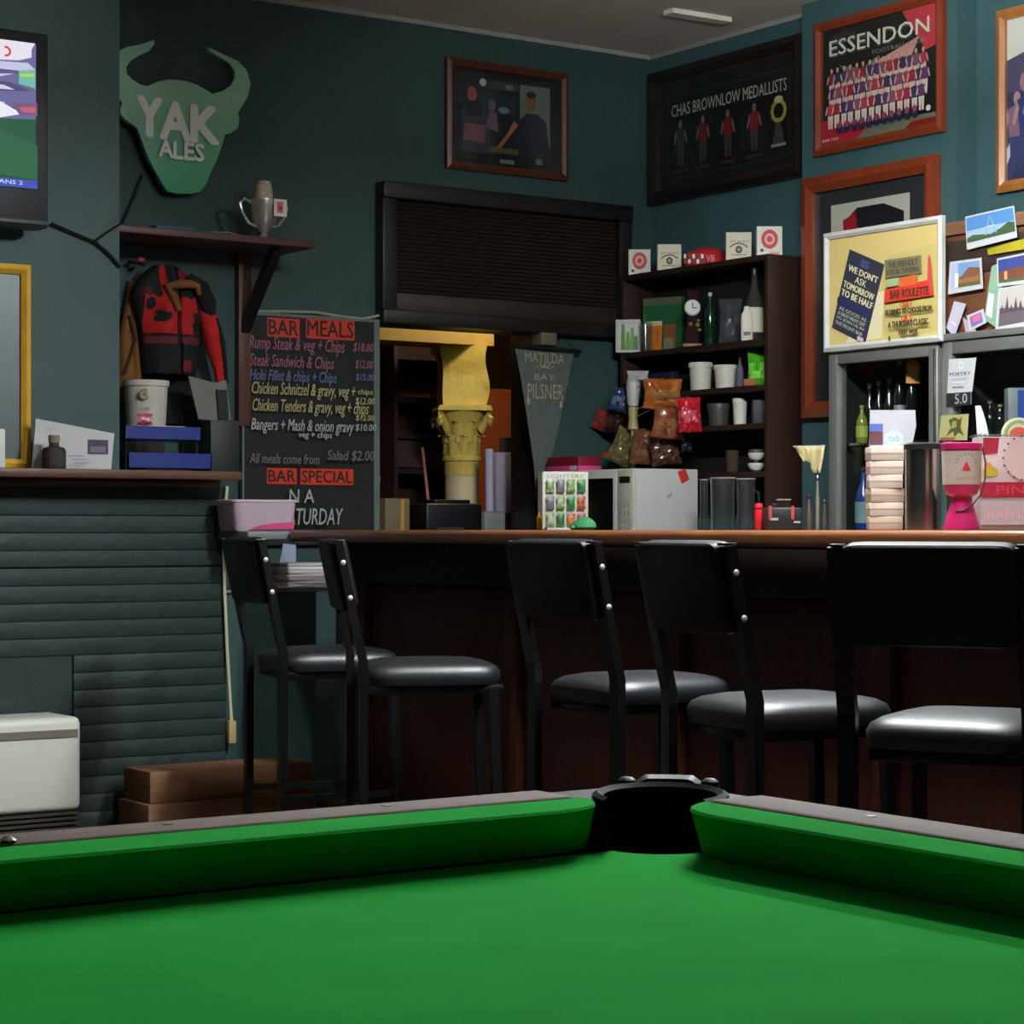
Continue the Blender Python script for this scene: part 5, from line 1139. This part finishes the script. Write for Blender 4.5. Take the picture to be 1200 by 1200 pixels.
def qtext1(g, Q, s, u0, v0, u1, v1, col):
    vs, fs = text_geo(s); y = g.layer(); g.flat = True; c = lin(col)
    o = [g.bm.verts.new((Q(u0+a*(u1-u0), v0+b*(v1-v0))[0], y, Q(u0+a*(u1-u0), v0+b*(v1-v0))[1])) for a, b in vs]
    for f in fs:
        try: nf = g.bm.faces.new([o[i] for i in f])
        except ValueError: continue
        for l in nf.loops: l[g.cl] = c
NX = RX-.003
def pn(g, Q):
    qtext(g, Q, 'POETRY', .06, .50, .86, .60, (70, 62, 70)); quad(g, Q, .12, .38, .8, .42, (150, 144, 144)); quad(g, Q, .2, .27, .7, .30, (190, 184, 184)); quad(g, Q, .2, .14, .66, .19, (120, 114, 116)); g.ring(*Q(.5, .8), .008, .012, (190, 186, 186), 12)
notice('white notice with a dark heading on the right fridge door', [(1112, 421), (1144, 419), (1139, 459), (1110, 461)], pn, NX, 'door_notice')
notice('black price card below the white notice on the fridge door', [(1109, 461), (1138, 459), (1138, 474), (1109, 477)], lambda g, Q: (quad(g, Q, 0, 0, 1, 1, (24, 24, 24)), qtext(g, Q, '5.0', .35, .15, .85, .9, (150, 150, 146))), NX, 'price_card', 'card')
def kan(g, Q):
    quad(g, Q, 0, 0, 1, 1, (150, 142, 92)); g.poly([Q(.25, .15), Q(.4, .5), Q(.3, .8), Q(.5, .9), Q(.7, .8), Q(.78, .95), Q(.75, .5), Q(.9, .15), Q(.7, .3), Q(.55, .12), Q(.5, .35)], (64, 68, 24)); g.poly([Q(.4, .45), Q(.6, .5), Q(.6, .75), Q(.45, .75)], (130, 130, 70)); quad(g, Q, .05, .02, .6, .12, (140, 70, 44))
notice('olive card with a dark emblem behind the pink collection tin', [(1103, 487), (1135, 485), (1133, 516), (1100, 516)], kan, NX, 'emblem_card', 'card')
# ------------------------------------------------------------------ noticeboard over the fridge
bx_ = RX-.012
pa, pb, pc, pd = at(966, 277, x=bx_), at(1105, 249, x=bx_), at(1108, 390, x=bx_), at(970, 411, x=bx_)
bw = pa.y-pb.y; bz0 = fzt+.001; bh = (pa.z+pb.z)/2-bz0
t = thing('poster_board', 'white framed yellow poster board standing on the fridge', 'poster', (bx_, pa.y, bz0), RW)
frame_sides(t, 0, bw, 0, bh, .022, .022, mat('white_frame', (176, 174, 168), .4), -.01)
G().box(.004, bw-.004, .004, .012, .004, bh-.004).obj('backing', mat('yellow_board', (190, 168, 104), .7, 0, .08, 3), t)
def BQ(p, q):
    c = at(p, q, x=bx_); return (pa.y-c.y, c.z-bz0)
g = G(); g.poly([BQ(1035, 390), BQ(1030, 350), BQ(1040, 300), BQ(1097, 285), BQ(1098, 388), BQ(1036, 398)], (178, 160, 96)); g.poly([BQ(990, 402), BQ(1032, 396), BQ(1036, 340), BQ(1022, 345)], (200, 190, 152))
dk = [BQ(995, 292), BQ(1036, 310), BQ(1013, 404), BQ(974, 384)]
g.poly(dk, (40, 42, 56))
def DQ(u, v): 
    tl, tr, br, bl = dk; b0 = (bl[0]+(br[0]-bl[0])*u, bl[1]+(br[1]-bl[1])*u); t0 = (tl[0]+(tr[0]-tl[0])*u, tl[1]+(tr[1]-tl[1])*u); return (b0[0]+(t0[0]-b0[0])*v, b0[1]+(t0[1]-b0[1])*v)
quad(g, DQ, .38, .86, .6, .95, (62, 68, 104)); YW = (216, 206, 160)
for i, (s_, u0, u1) in enumerate((("WE DON'T", .08, .92), ('ASK', .34, .66), ('TOMORROW', .06, .94), ('TO BE HALF', .06, .96))): qtext(g, DQ, s_, u0, .75-.105*i, u1, .83-.105*i, YW)
quad(g, DQ, .0, .33, 1, .40, (34, 38, 80))
for i, s_ in enumerate(('AS GOOD AS', 'A GREAT NIGHT OUT', 'SO JOIN US IN', 'THE FRONT BAR')): qtext(g, DQ, s_, .1, .26-.06*i, .9, .305-.06*i, (150, 152, 140))
quad(g, DQ, .8, .02, .97, .07, (190, 170, 170))
g.poly([BQ(1038, 305), BQ(1081, 299), BQ(1081, 320), BQ(1039, 326)], (112, 106, 76))
def wtext(s_, p0, q0, p1, q1, col):
    a_ = BQ(p0, q0); b_ = BQ(p1, q1); C = [BQ(p0, q0), BQ(p1, q0-(p1-p0)*.19)]
    sl = (C[1][1]-C[0][1])/max(C[1][0]-C[0][0], 1e-6); g.text(s_, C[0][0], C[0][1], C[1][0], C[0][1]+(q0-q1)*at(p0, q0, x=bx_).k, col, 0, bold=.0011)
wtext('THE FRIENDLY', 1042, 315, 1077, 308, (70, 62, 50)); wtext('LOCAL TAVERN', 1041, 323, 1078, 317, (70, 62, 50))
g.poly([BQ(1039, 340), BQ(1090, 328), BQ(1096, 346), BQ(1038, 355)], (196, 48, 36)); g.poly([BQ(1090, 300), BQ(1092, 299), BQ(1096, 346), BQ(1089, 332)], (186, 60, 60)); g.poly([BQ(1056, 326), BQ(1077, 321), BQ(1076, 333), BQ(1058, 337)], (190, 90, 40)); g.poly([BQ(1040, 328), BQ(1055, 325), BQ(1055, 335), BQ(1040, 337)], (150, 160, 116))
wtext('BAR ROULETTE', 1046, 351, 1091, 341, (70, 40, 24)); wtext('ONLY', 1058, 360, 1072, 355, (196, 60, 36)); wtext('10 DRINKS TO CHOOSE FROM', 1041, 370, 1095, 364, (56, 50, 24)); wtext('OR 5', 1060, 377, 1072, 371, (200, 50, 36)); wtext('A THURSDAY CLASSIC', 1045, 385, 1092, 378, (56, 50, 24)); wtext('EVERY WEEK', 1058, 393, 1080, 388, (56, 50, 24)); g.oval(*BQ(1047, 397), .006, .008, (80, 80, 40))
g.obj('posters', INK, t, loc=(0, .0036, 0))
# brown pin board with postcards to the right
hx_ = RX+.02
qa = at(1107, 263, x=hx_); t = thing('pin_board', 'brown wooden pin board on the fridge covered in postcards', 'board', (hx_, qa.y, fzt+.001), RW)
PW = qa.y-fye; zz = lambda q: at(1107, q, x=hx_).z-fzt
G().box(0, PW, .0, .02, 0, zz(264), .002).obj('board', wood('pin_board_wood', (92, 54, 30), 0, .6), t)
G().box(-.004, PW, -.014, .0, zz(278), zz(263), .002).obj('top_rail', wood('pin_rail', (106, 72, 48), 0, .6), t); G().box(.0, PW, -.006, .0, zz(325), zz(285), .002).obj('dark_strip', mat('strip_dark', (44, 30, 24), .5), t)
G().box(0, PW, -.03, .0, .0, .022, .002).obj('ledge', ALU, t)
CX = hx_-.019
def sky_tower(g, Q):
    quad(g, Q, .02, .2, .98, .95, (66, 112, 160)); quad(g, Q, .02, .2, .98, .55, (130, 152, 168)); g.poly([Q(.02, .2), Q(.98, .2), Q(.98, .5), Q(.86, .55), Q(.72, .42), Q(.5, .3), Q(.3, .36), Q(.15, .4), Q(.02, .34)], (48, 72, 42)); g.poly([Q(.38, .3), Q(.42, .3), Q(.51, .85), Q(.49, .85)], (120, 140, 150)); g.poly([Q(.60, .3), Q(.63, .3), Q(.53, .85), Q(.51, .85)], (120, 140, 150)); g.poly([Q(.40, .52), Q(.62, .52), Q(.60, .56), Q(.42, .56)], (150, 165, 170))
notice('postcard of a pylon against blue sky, topmost on the pin board', [(1131, 254), (1188, 241), (1192, 278), (1133, 293)], sky_tower, CX, 'postcard', 'postcard')
def canyon(g, Q):
    quad(g, Q, .08, .16, .94, .92, (98, 128, 160)); quad(g, Q, .08, .16, .94, .5, (130, 84, 52)); g.poly([Q(.3, .4), Q(.94, .45), Q(.94, .7), Q(.6, .75)], (106, 68, 48)); quad(g, Q, .08, .16, .28, .92, (150, 150, 190)); quad(g, Q, .2, .16, .3, .6, (226, 206, 180)); quad(g, Q, .3, .16, .94, .28, (80, 76, 40))
notice('small postcard of red rocks under blue sky, left on the pin board', [(1113, 307), (1150, 302), (1152, 338), (1111, 345)], canyon, CX, 'postcard', 'postcard')
def redhouse(g, Q):
    quad(g, Q, .04, .12, 1, .93, (44, 54, 112)); g.poly([Q(.04, .12), Q(1, .12), Q(1, .5), Q(.5, .6), Q(.04, .5)], (96, 54, 38)); quad(g, Q, .2, .12, .28, .5, (196, 130, 96)); quad(g, Q, .04, .12, 1, .22, (60, 80, 44))
notice('postcard of red buildings under dark blue sky at the right edge', [(1168, 303), (1212, 294), (1212, 331), (1169, 336)], redhouse, CX, 'postcard', 'postcard')
def forest(g, Q):
    quad(g, Q, .06, .14, 1, .97, (160, 154, 148)); g.poly([Q(.08, .14), Q(1, .14), Q(1, .45), Q(.08, .55)], (86, 74, 80))
    for u, h9_ in ((.15, .62), (.28, .8), (.4, .6), (.52, .75), (.65, .66), (.8, .8)): g.poly([Q(u-.06, .42), Q(u+.06, .42), Q(u, h9_)], (66, 54, 62))
notice('pale postcard of dark pines by water below the red buildings card', [(1170, 338), (1212, 331), (1212, 382), (1166, 391)], forest, CX-.002, 'postcard', 'postcard')
notice('white paper tag pinned at the lower left of the pin board', [(1118, 353), (1132, 356), (1118, 396), (1109, 384)], lambda g, Q: quad(g, Q, .2, .3, .8, .34, (190, 184, 200)), CX, 'paper_tag', 'tag', mat('lilac_white', (160, 156, 168), .7))
notice('small card with a pink and blue print at the bottom of the pin board', [(1133, 370), (1152, 362), (1156, 378), (1136, 388)], lambda g, Q: (quad(g, Q, .15, .15, .85, .85, (104, 96, 150)), quad(g, Q, .3, .4, .75, .75, (206, 90, 110))), CX-.002, 'small_card', 'card')
notice('pink folded paper hanging under the small printed card', [(1128, 372), (1140, 380), (1146, 392), (1134, 402)], lambda g, Q: None, CX, 'folded_paper', 'paper', mat('pale_pink_paper', (160, 136, 144), .7))
notice('pale green leaflet tucked behind the right-hand postcards', [(1162, 312), (1176, 306), (1170, 386), (1153, 374)], lambda g, Q: quad(g, Q, .1, .1, .5, .5, (190, 210, 190)), CX+.0035, 'leaflet', 'leaflet', mat('pale_green_paper', (112, 140, 118), .7))
notice('yellow banner strip behind the topmost postcard at the right', [(1157, 292), (1212, 276), (1212, 290), (1158, 299)], lambda g, Q: None, CX+.004, 'yellow_banner', 'banner', mat('yellow_strip', (140, 130, 22), .5))
# ------------------------------------------------------------------ bar-top things at the right
a = at(1037, 618, x=4.02); k = a.k
hs = [0]; nb = 6; ht0 = (618-521)*k/nb
cm = [mat('napkin_beige', (160, 142, 124), .7), mat('napkin_pale', (172, 158, 146), .7)]
base = None
for i in range(nb):
    lb = 'pale paper pack in the stack on the bar, number unseen'
    nm = ['lowest', 'second from bottom', 'third from bottom', 'fourth from bottom', 'fifth from bottom', 'topmost'][i]
    t = thing('napkin_pack', 'pale napkin pack, %s of the stack on the bar before the fridge' % nm, 'napkin pack', (a.x, a.y, BZ+.001+i*ht0), CAM+.06*((i % 3)-1), 'napkin packs stacked on the bar')
    G().box(-20*k, 19*k, -.035, .035, 0, ht0-.0008, .0015).obj('pack', cm[i % 2 if i < 4 else 1], t); G().box(-20.3*k, 19.3*k, -.0355, .0355, ht0*.45, ht0*.55).obj('wrapper_band', mat('band_brown', (140, 118, 104), .7), t)
t = thing('napkin_flyer', 'white glossy flyer with a blue print on top of the napkin packs', 'flyer', (a.x+.005, a.y, BZ+.002+nb*ht0), CAM)
hh = (521-478)*k; G().prism([(-20*k, 0), (30*k, 0), (35*k, 24*k), (34*k, hh), (-19*k, hh)], 0, .004).obj('sheet', mat('flyer_white', (160, 160, 164), .5), t); G().box(-16*k, 18*k, -.02, .03, -.0008, .001).obj('foot', PAPER, t)
g = G(); g.rect(-20*k, 2*k, -4*k, 20*k, (82, 44, 48)); g.rect(-20*k, 18*k, -4*k, 27*k, (70, 84, 150)); g.oval(9*k, 10*k, 11*k, 9*k, (166, 180, 210)); g.text('tab', 2*k, 6*k, 16*k, 14*k, (120, 140, 190)); g.obj('print', INK, t, loc=(0, -.0003, 0))
a = at(1084, 618, x=4.0); k = a.k
t = thing('steel_canister', 'tall stainless steel canister with a black lid on the bar', 'canister', (a.x, a.y, BZ+.001), CAM)
G().lathe([(23*k, 0), (23*k, .003), (23*k, (618-524)*k)], n=32).obj('body', STEEL, t); G().lathe([(25*k, (618-524)*k), (25*k, (618-518)*k), (20*k, (618-516)*k)], n=32).obj('lid', BLACK, t)
a = at(1127, 618, x=3.82); k = a.k
t = thing('collection_tin', 'bright pink charity collection tin with white label on the bar', 'collection tin', (a.x, a.y, BZ+.001), CAM)
PINK = mat('hot_pink_plastic', (186, 34, 100), .35, 0, .04, 10, coat=.3)
G().lathe([(21*k, 0), (21.5*k, 2*k), (15*k, 24*k), (11*k, 37*k), (12*k, 40*k)], n=30).obj('foot', PINK, t)
G().lathe([(10*k, 38*k), (18*k, 42*k), (21*k, 50*k), (21.5*k, 53*k), (22.5*k, 93*k), (23.5*k, 94*k), (24*k, 101*k), (21*k, 102*k)], n=30).obj('bowl', PINK, t)
G().lathe([(21.9*k, 53*k), (23.3*k, 92*k)], n=30, cap=False).obj('label', mat('tin_label', (182, 172, 158), .5), t)
# curved print on the label
def curve_patch(name, pts, col, R_):
    g = G(); g.flat = True
    g.face([(R_*sin(x_/R_), -R_*cos(x_/R_), z_) for x_, z_ in pts], col); return g.obj(name, INK, t)
curve_patch('triangle_emblem', [(-5*k, 69*k), (6*k, 69*k), (1*k, 80*k)], (196, 44, 66), 23.6*k)
for an in range(20, 161, 20):
    u = radians(an); curve_patch('emblem_mark', [((1+13*cos(u))*k-1.2*k, (72+15*sin(u))*k), ((1+13*cos(u))*k+1.2*k, (72+15*sin(u))*k), ((1+13*cos(u))*k+1.0*k, (74+15*sin(u))*k), ((1+13*cos(u))*k-1.0*k, (74+15*sin(u))*k)], (150, 130, 130), 23.6*k)
g = G()
vs, fs = text_geo('BREAST CANCER'); vv = [g.bm.verts.new((23.6*k*sin((-11+24*a_)*k/(23.6*k)), -23.6*k*cos((-11+24*a_)*k/(23.6*k)), (58+3.5*b_)*k)) for a_, b_ in vs]; g.flat = True
for f in fs:
    nf = g.bm.faces.new([vv[i] for i in f])
    for l in nf.loops: l[g.cl] = lin((150, 120, 120))
g.obj('lettering', INK, t)
G().tube([(24*k, 0, 97*k), (27*k, -4*k, 80*k), (26*k, -6*k, 60*k), (20*k, -14*k, 42*k), (10*k, -16*k, 30*k), (-2*k, -17*k, 22*k), (-10*k, -15*k, 22*k)], 1.0*k, 6).obj('cord', mat('dark_cord', (30, 14, 30), .6), t)
a = at(1106, 618, x=3.98); k = a.k
t = thing('black_wallet', 'black bill folder standing on edge between canister and collection tin', 'folder', (a.x+.03, a.y-.03, BZ+.001), CAM)
G().prism([(-16*k, 0), (10*k, 0), (14*k, 36*k), (-2*k, 38*k), (-18*k, 50*k)], -.006, .006).obj('cover', mat('green_black', (16, 22, 18), .5), t)
a = at(1187, 618, x=4.05); k = a.k
t = thing('raffle_box', 'clear pink charity raffle box with red and yellow print at right', 'box', (a.x, a.y, BZ+.001), CAM)
BB = 112*k
G().box(-40*k, 60*k, .0, .08, 0, BB-3*k, .003).obj('box', mat('pink_board', (168, 146, 146), .5, 0, .05, 6), t)
g = G(); g.lay = 1
g.rect(-39*k, 38*k, 58*k, 56*k, (140, 14, 40)); g.poly([(-35*k, 88*k), (-18*k, 90*k), (-16*k, 108*k), (-35*k, 108*k)], (150, 22, 46)); g.oval(-27*k, 68*k, 10*k, 6*k, (160, 144, 40)); g.oval(-29*k, 76*k, 4*k, 3*k, (206, 120, 60)); g.oval(14*k, 84*k, 24*k, 26*k, (180, 152, 150), 20)
for an in range(100, 261, 20): g.rect((14+26*cos(radians(an)))*k-k, (84+26*sin(radians(an)))*k-k, (14+26*cos(radians(an)))*k+1.2*k, (84+26*sin(radians(an)))*k+1.4*k, (90, 40, 50))
g.rect(-38*k, 6*k, 58*k, 34*k, (160, 142, 148)); g.text('RAFFLE', -30*k, 14*k, 20*k, 22*k, (206, 140, 166)); g.text('PINK', -20*k, 42*k, 30*k, 52*k, (190, 40, 66))
g.obj('print', INK, t, loc=(0, -.0003, 0)); G().box(-42*k, 62*k, -.004, .086, BB-3*k, BB, .002).obj('lid', PLASTIC, t)
a = at(1148, 512, x=4.3); k = a.k
t = thing('white_tea_towel', 'white towel hanging on the fridge handle behind the raffle box', 'towel', (at(1150, 510, x=RX-.03).x, at(1150, 510, x=RX-.03).y, at(1150, 512, x=RX-.03).z), RW); k = at(1150, 510, x=RX-.03).k*1.7
R = []
for j in range(6):
    v = j/5; R.append([((-8+2*v)*k*.6+(4+16*v*(1-.3*v))*k*.6*i/9, -.006*sin(i*1.3), 36*k*.6*(1-v)) for i in range(10)])
g = G(); g.loops(R, closed=False, cap=False); o = g.obj('towel', mat('towel_white', (186, 184, 180), .85), t); o.modifiers.new('thick', 'SOLIDIFY').thickness = .004
a = at(1195, 508, x=4.16); k = a.k
t = thing('round_sign', 'round green rimmed badge sign standing behind the raffle box', 'sign', (a.x, a.y, BZ+.001), CAM)
G().tube([(0, .02, 0), (0, .02, 112*k)], .006, 6).obj('stem', STEEL, t)
g = G(); g.lathe([(20*k, 0), (20*k, .006)], n=28); o = g.obj('disc', mat('sign_cream', (176, 170, 150), .5), t); o.matrix_local = Matrix.Translation((0, .018, 112*k)) @ Matrix.Rotation(pi/2, 4, 'X')
g = G(); g.ring(0, 112*k, 13*k, 17*k, (110, 130, 70), 20); g.oval(0, 112*k, 11*k, 9*k, (170, 60, 40)); g.obj('emblem', INK, t, loc=(0, .0115, 0))
# ------------------------------------------------------------------ bar chairs
def make_chair():
    t = thing('bar_chair', '', 'chair')
    W, Dp, ZS = .335, .385, .735
    t['label'] = 'x'
    G().pillow(W, Dp, [(.90, ZS-.062), (.97, ZS-.06), (1.0, ZS-.045), (1.0, ZS-.028), (.96, ZS-.014), (.86, ZS-.004), (.65, ZS+.004), (.35, ZS+.008), (.05, ZS+.009)], 5, 48, (0, .0, 0)).obj('seat', VINYL, t)
    G().box(-W/2+.02, W/2-.02, -Dp/2+.02, Dp/2+.0, ZS-.085, ZS-.061, .004).obj('seat_frame', BLKMETAL, t)
    rx = W/2+.011; yb = -Dp/2-.005
    for s in (-1, 1):
        pl = [(s*rx, yb-.01, 0), (s*rx, yb, .30), (s*rx, yb, .74), (s*rx, yb-.012, .79), (s*rx, yb-.068, 1.066)]
        p = G().tube(pl, 0, rect=(.022, .036)).obj('back_post', BLKMETAL, t, smooth=False)
        G().box(-.012, .012, -.019, .019, 0, .006, .003).obj('post_cap', STEEL if False else BLKMETAL, p, loc=(s*rx, yb-.068, 1.066))
        for zz in (.915, 1.01):
            yy = yb-.012-.056*(zz-.79)/.276
            o = G().lathe([(.0105, 0), (.010, .003), (.007, .0075), (.002, .0095)], n=14).obj('bolt', mat('bolt_chrome', (215, 215, 215), .3, .5), p); o.matrix_local = Matrix.Translation((s*(rx+.011), yy, zz)) @ Matrix.Rotation(s*pi/2, 4, 'Y')
        o = G().lathe([(.007, 0), (.006, .004), (.002, .006)], n=10).obj('bolt', STEEL, p); o.matrix_local = Matrix.Translation((s*(rx+.011), yb, .745)) @ Matrix.Rotation(s*pi/2, 4, 'Y')
        G().tube([(s*(W/2-.03), Dp/2-.03, ZS-.07), (s*(W/2-.025), Dp/2-.005, 0)], 0, rect=(.026, .026)).obj('front_leg', BLKMETAL, t, smooth=False)
        G().tube([(s*rx, yb, .30), (s*(W/2-.028), Dp/2-.014, .30)], 0, rect=(.018, .018)).obj('side_stretcher', BLKMETAL, t, smooth=False)
    G().tube([(-W/2+.03, Dp/2-.016, .26), (W/2-.03, Dp/2-.016, .26)], 0, rect=(.02, .02)).obj('foot_bar', BLKMETAL, t, smooth=False)
    g = G(); PWd, PH = W-.002, .198
    g.pillow(PWd, PH, [(.95, -.026), (.99, -.022), (1, -.012), (1, .008), (.97, .018), (.85, .026), (.5, .031), (.05, .032)], 14, 64, (0, 0, 0), vert=True)
    o = g.obj('backrest', BACKV, t); o.location = (0, yb-.012-.056*(.978-.79)/.276, .978); o.rotation_euler = (radians(11.5), 0, 0)
    return t
ch0 = None
CH = [(311, 6.72, 67, 'black vinyl bar chair farthest left, by the fireplace and teal partition'),
      (418, 6.15, 80, 'black vinyl bar chair second from the left, turned nearly side on'),
      (674, 5.45, 57, 'black vinyl bar chair in the middle of the row of five'),
      (833, 4.78, 64, 'black vinyl bar chair fourth from left, shiny bolts on its post'),
      (1100, 4.22, 26, 'black vinyl bar chair nearest the camera at the right edge')]
for px, d, th_, lb in CH:
    p = at(px, 700, d=d); hd = YAW+radians(th_); X_, Y_ = p.x+.197*sin(hd), p.y+.197*cos(hd)      # from the rear posts to the seat centre
    if ch0 is None: ch0 = make_chair(); ch0.location = (X_, Y_, 0); ch0.rotation_euler = (0, 0, -hd); ch0['label'] = lb; ch0['group'] = 'bar chairs in a row'
    else: dup(ch0, (X_, Y_, 0), -hd, lb)
# ------------------------------------------------------------------ pool table
PT = thing('pool_table', 'pool table with bright green cloth and brown wooden rails in front', 'pool table', (0, 0, 0))
NXr, NYb = 1.264, 1.616          # cushion noses: right and back
JX, JY = 1.315, 1.675            # cloth / wood joints
OX, OY = 1.385, 1.738            # outer edges of the rails
LX, LY = -.47, .79               # opposite noses
BED, RTOP, NZ = .80, .850, .8465
PR_ = .056; JW = .055
# bed with pocket cut-outs
hull = []
x0, x1, y0, y1 = LX-.048, NXr+.048, LY-.032, NYb+.032
def arc(cx, cy, a0, a1, n=10): return [(cx+PR_*cos(radians(a0+(a1-a0)*i/n)), cy+PR_*sin(radians(a0+(a1-a0)*i/n))) for i in range(n+1)]
pts = arc(x1, y1, 270, 180)+arc(x0, y1, 360, 270)+arc(x0, y0, 90, 0)+arc(x1, y0, 180, 90)
g = G(); g.slab(pts, BED-.03, BED); g.obj('bed', CLOTH, PT, smooth=False)
def cushion(horizontal, nose, joint, a, b, sgn):
    """rubber cushion under cloth; its nose curves back into the pockets"""
    n = 60; rings = []; tip = .085
    for i in range(n+1):
        u = i/n; s_ = a+(b-a)*(.5-.5*cos(pi*u)) 
        e = min(s_-a, b-s_); f = 0 if e > tip else (1-math.sqrt(max(0, 1-((tip-e)/tip)**2)))
        back = joint+sgn*.0; w = (joint-nose); nn = nose+w*.96*f*1.0
        prof = [(joint, RTOP-.002), (nn+(joint-nn)*.30, NZ+.0008), (nn+(joint-nn)*.05, NZ-.0002), (nn, NZ-.0025), (nn+(joint-nn)*.06, NZ-.006), (nn+(joint-nn)*.62, BED+.001), (joint, BED+.001)]
        rings.append([(s_, p, z) if horizontal else (p, s_, z) for p, z in prof])
    return G().loops(rings)
ga_ = .055
cushion(True, NYb, JY, LX+.03, NXr-.02, 1).obj('cushion', CLOTH, PT, ang=24)
cushion(False, NXr, JX, LY+.03, NYb-.03, 1).obj('cushion', CLOTH, PT, ang=24)
cushion(True, LY, LY-JW, LX+.035, NXr-.035, -1).obj('cushion', CLOTH, PT, ang=24)
cushion(False, LX, LX-JW, LY+.035, NYb-.035, -1).obj('cushion', CLOTH, PT, ang=24)
OXl, OYf = LX-.125, LY-.125
RT_ = wood('rail_wood_x', (84, 54, 38), 0, .8); RTy = wood('rail_wood_y', (84, 54, 38), 1, .8)
G().box(LX+.03, NXr-.03, JY+.002, OY, .70, RTOP, .006, 3).obj('rail', RT_, PT); G().box(LX+.03, NXr-.03, OYf, LY-JW-.002, .70, RTOP, .006, 3).obj('rail', RT_, PT)
G().box(JX+.002, OX, LY+.03, NYb-.03, .70, RTOP, .006, 3).obj('rail', RTy, PT); G().box(OXl, LX-JW-.002, LY+.03, NYb-.03, .70, RTOP, .006, 3).obj('rail', RTy, PT)
G().box(OXl+.02, OX-.02, OYf+.02, OY-.02, .52, .70, .006).obj('apron', wood('apron_wood', (74, 44, 32), 0, .45), PT)
for xx in (OXl+.12, OX-.12):
    for yy in (OYf+.12, OY-.12): G().tube([(xx, yy, 0), (xx, yy, .52)], 0, rect=(.11, .11)).obj('leg', DKWOODV, PT, smooth=False)
def pocket(cx, cy, ax, ay):
    """black pocket liner open towards the table; ax, ay = outward signs"""
    mid = math.degrees(math.atan2(ay, ax)); n = 18; r0, r1 = PR_, PR_+.009
    g = G(); rings = []
    for i in range(n+1):
        an = radians(mid-132+264*i/n); c_, s_ = cos(an), sin(an)
        lift = .004*cos((i/n-.5)*pi)
        rings.append([(cx+r0*c_, cy+r0*s_, .70), (cx+(r0-.002)*c_, cy+(r0-.002)*s_, RTOP-.004+lift), (cx+(r0+.004)*c_, cy+(r0+.004)*s_, RTOP+.000+lift), (cx+r1*c_, cy+r1*s_, RTOP-.003+lift), (cx+r1*c_, cy+r1*s_, .70)])
    g.loops(rings); p = g.obj('pocket', RUBBER, PT)
    rings = []
    for i in range(n+1):
        an = radians(mid-26+52*i/n); c_, s_ = cos(an), sin(an); e = 1-abs(i/n-.5)*2; e = min(1, e*3.2)
        rr = r1+.003; ro = rr+.016+.006*e
        rings.append([(cx+rr*c_, cy+rr*s_, .72), (cx+rr*c_, cy+rr*s_, RTOP+.001+.005*e), (cx+(rr+ro)/2*c_, cy+(rr+ro)/2*s_, RTOP+.002+.007*e), (cx+ro*c_, cy+ro*s_, RTOP+.0+.004*e), (cx+ro*c_, cy+ro*s_, .72)])
    G().loops(rings).obj('casting', mat('pocket_casting', (7, 7, 7), .5, 0, .1, 20, spec=.12), p)
    G().lathe([(PR_+.011, .70), (PR_+.011, .705)], (cx, cy, 0), 24).obj('net_floor', RUBBER, p)
    xe, ye = abs((NXr-.03)-x1), abs((NYb-.03)-y1); jx, jy, ox_, oy_ = abs(JX-x1), abs(JY-y1), abs(OX-x1), abs(OY-y1)
    if ax < 0: jx, ox_ = abs(LX-JW-x0), abs(OXl-x0)
    if ay < 0: jy, oy_ = abs(LY-JW-y0), abs(OYf-y0)
    rr = r1-.001; pts = [(-xe, jy), (-xe, oy_), (ox_-.02, oy_), (ox_-.006, oy_-.006), (ox_, oy_-.02), (ox_, -ye), (jx, -ye)]
    a0 = math.degrees(math.atan2(-ye, jx)); a1 = math.degrees(math.atan2(jy, -xe))
    pts += [(rr*cos(radians(a0+(a1-a0)*i/20)), rr*sin(radians(a0+(a1-a0)*i/20))) for i in range(21)]
    G().slab([(cx+ax*a_, cy+ay*b_) for a_, b_ in pts], .70, RTOP-.004).obj('corner_block', RUBBER, p, smooth=False)
    for sgn in (-1, 1):
        an = radians(mid+sgn*31); G().lathe([(.008, RTOP-.002), (.009, RTOP+.004), (.005, RTOP+.007)], (cx+(r1+.014)*cos(an), cy+(r1+.014)*sin(an), 0), 12).obj('screw_cap', MATS['pocket_casting'], p)
pocket(x1, y1, 1, 1); pocket(x0, y1, -1, 1); pocket(x0, y0, -1, -1); pocket(x1, y0, 1, -1)
for i in range(1, 8):
    G().lathe([(.005, 0), (.005, .0006), (.001, .001)], n=10).obj('sight', mat('sight_inlay', (120, 92, 74), .6), PT, loc=(LX+(NXr-LX)*i/8, (JY+OY)/2+.006, RTOP))
for i in range(1, 4):
    G().lathe([(.005, 0), (.005, .0006), (.001, .001)], n=10).obj('sight', MATS['sight_inlay'], PT, loc=((JX+OX)/2+.006, LY+(NYb-LY)*i/4, RTOP))
a = at(10, 984, z=RTOP+.002)
G().lathe([(.006, 0), (.007, .002), (.003, .005)], n=12).obj('rail_bolt', STEEL, PT, loc=(a.x, min(a.y, OY-.01), RTOP))
bpy.context.view_layer.update()
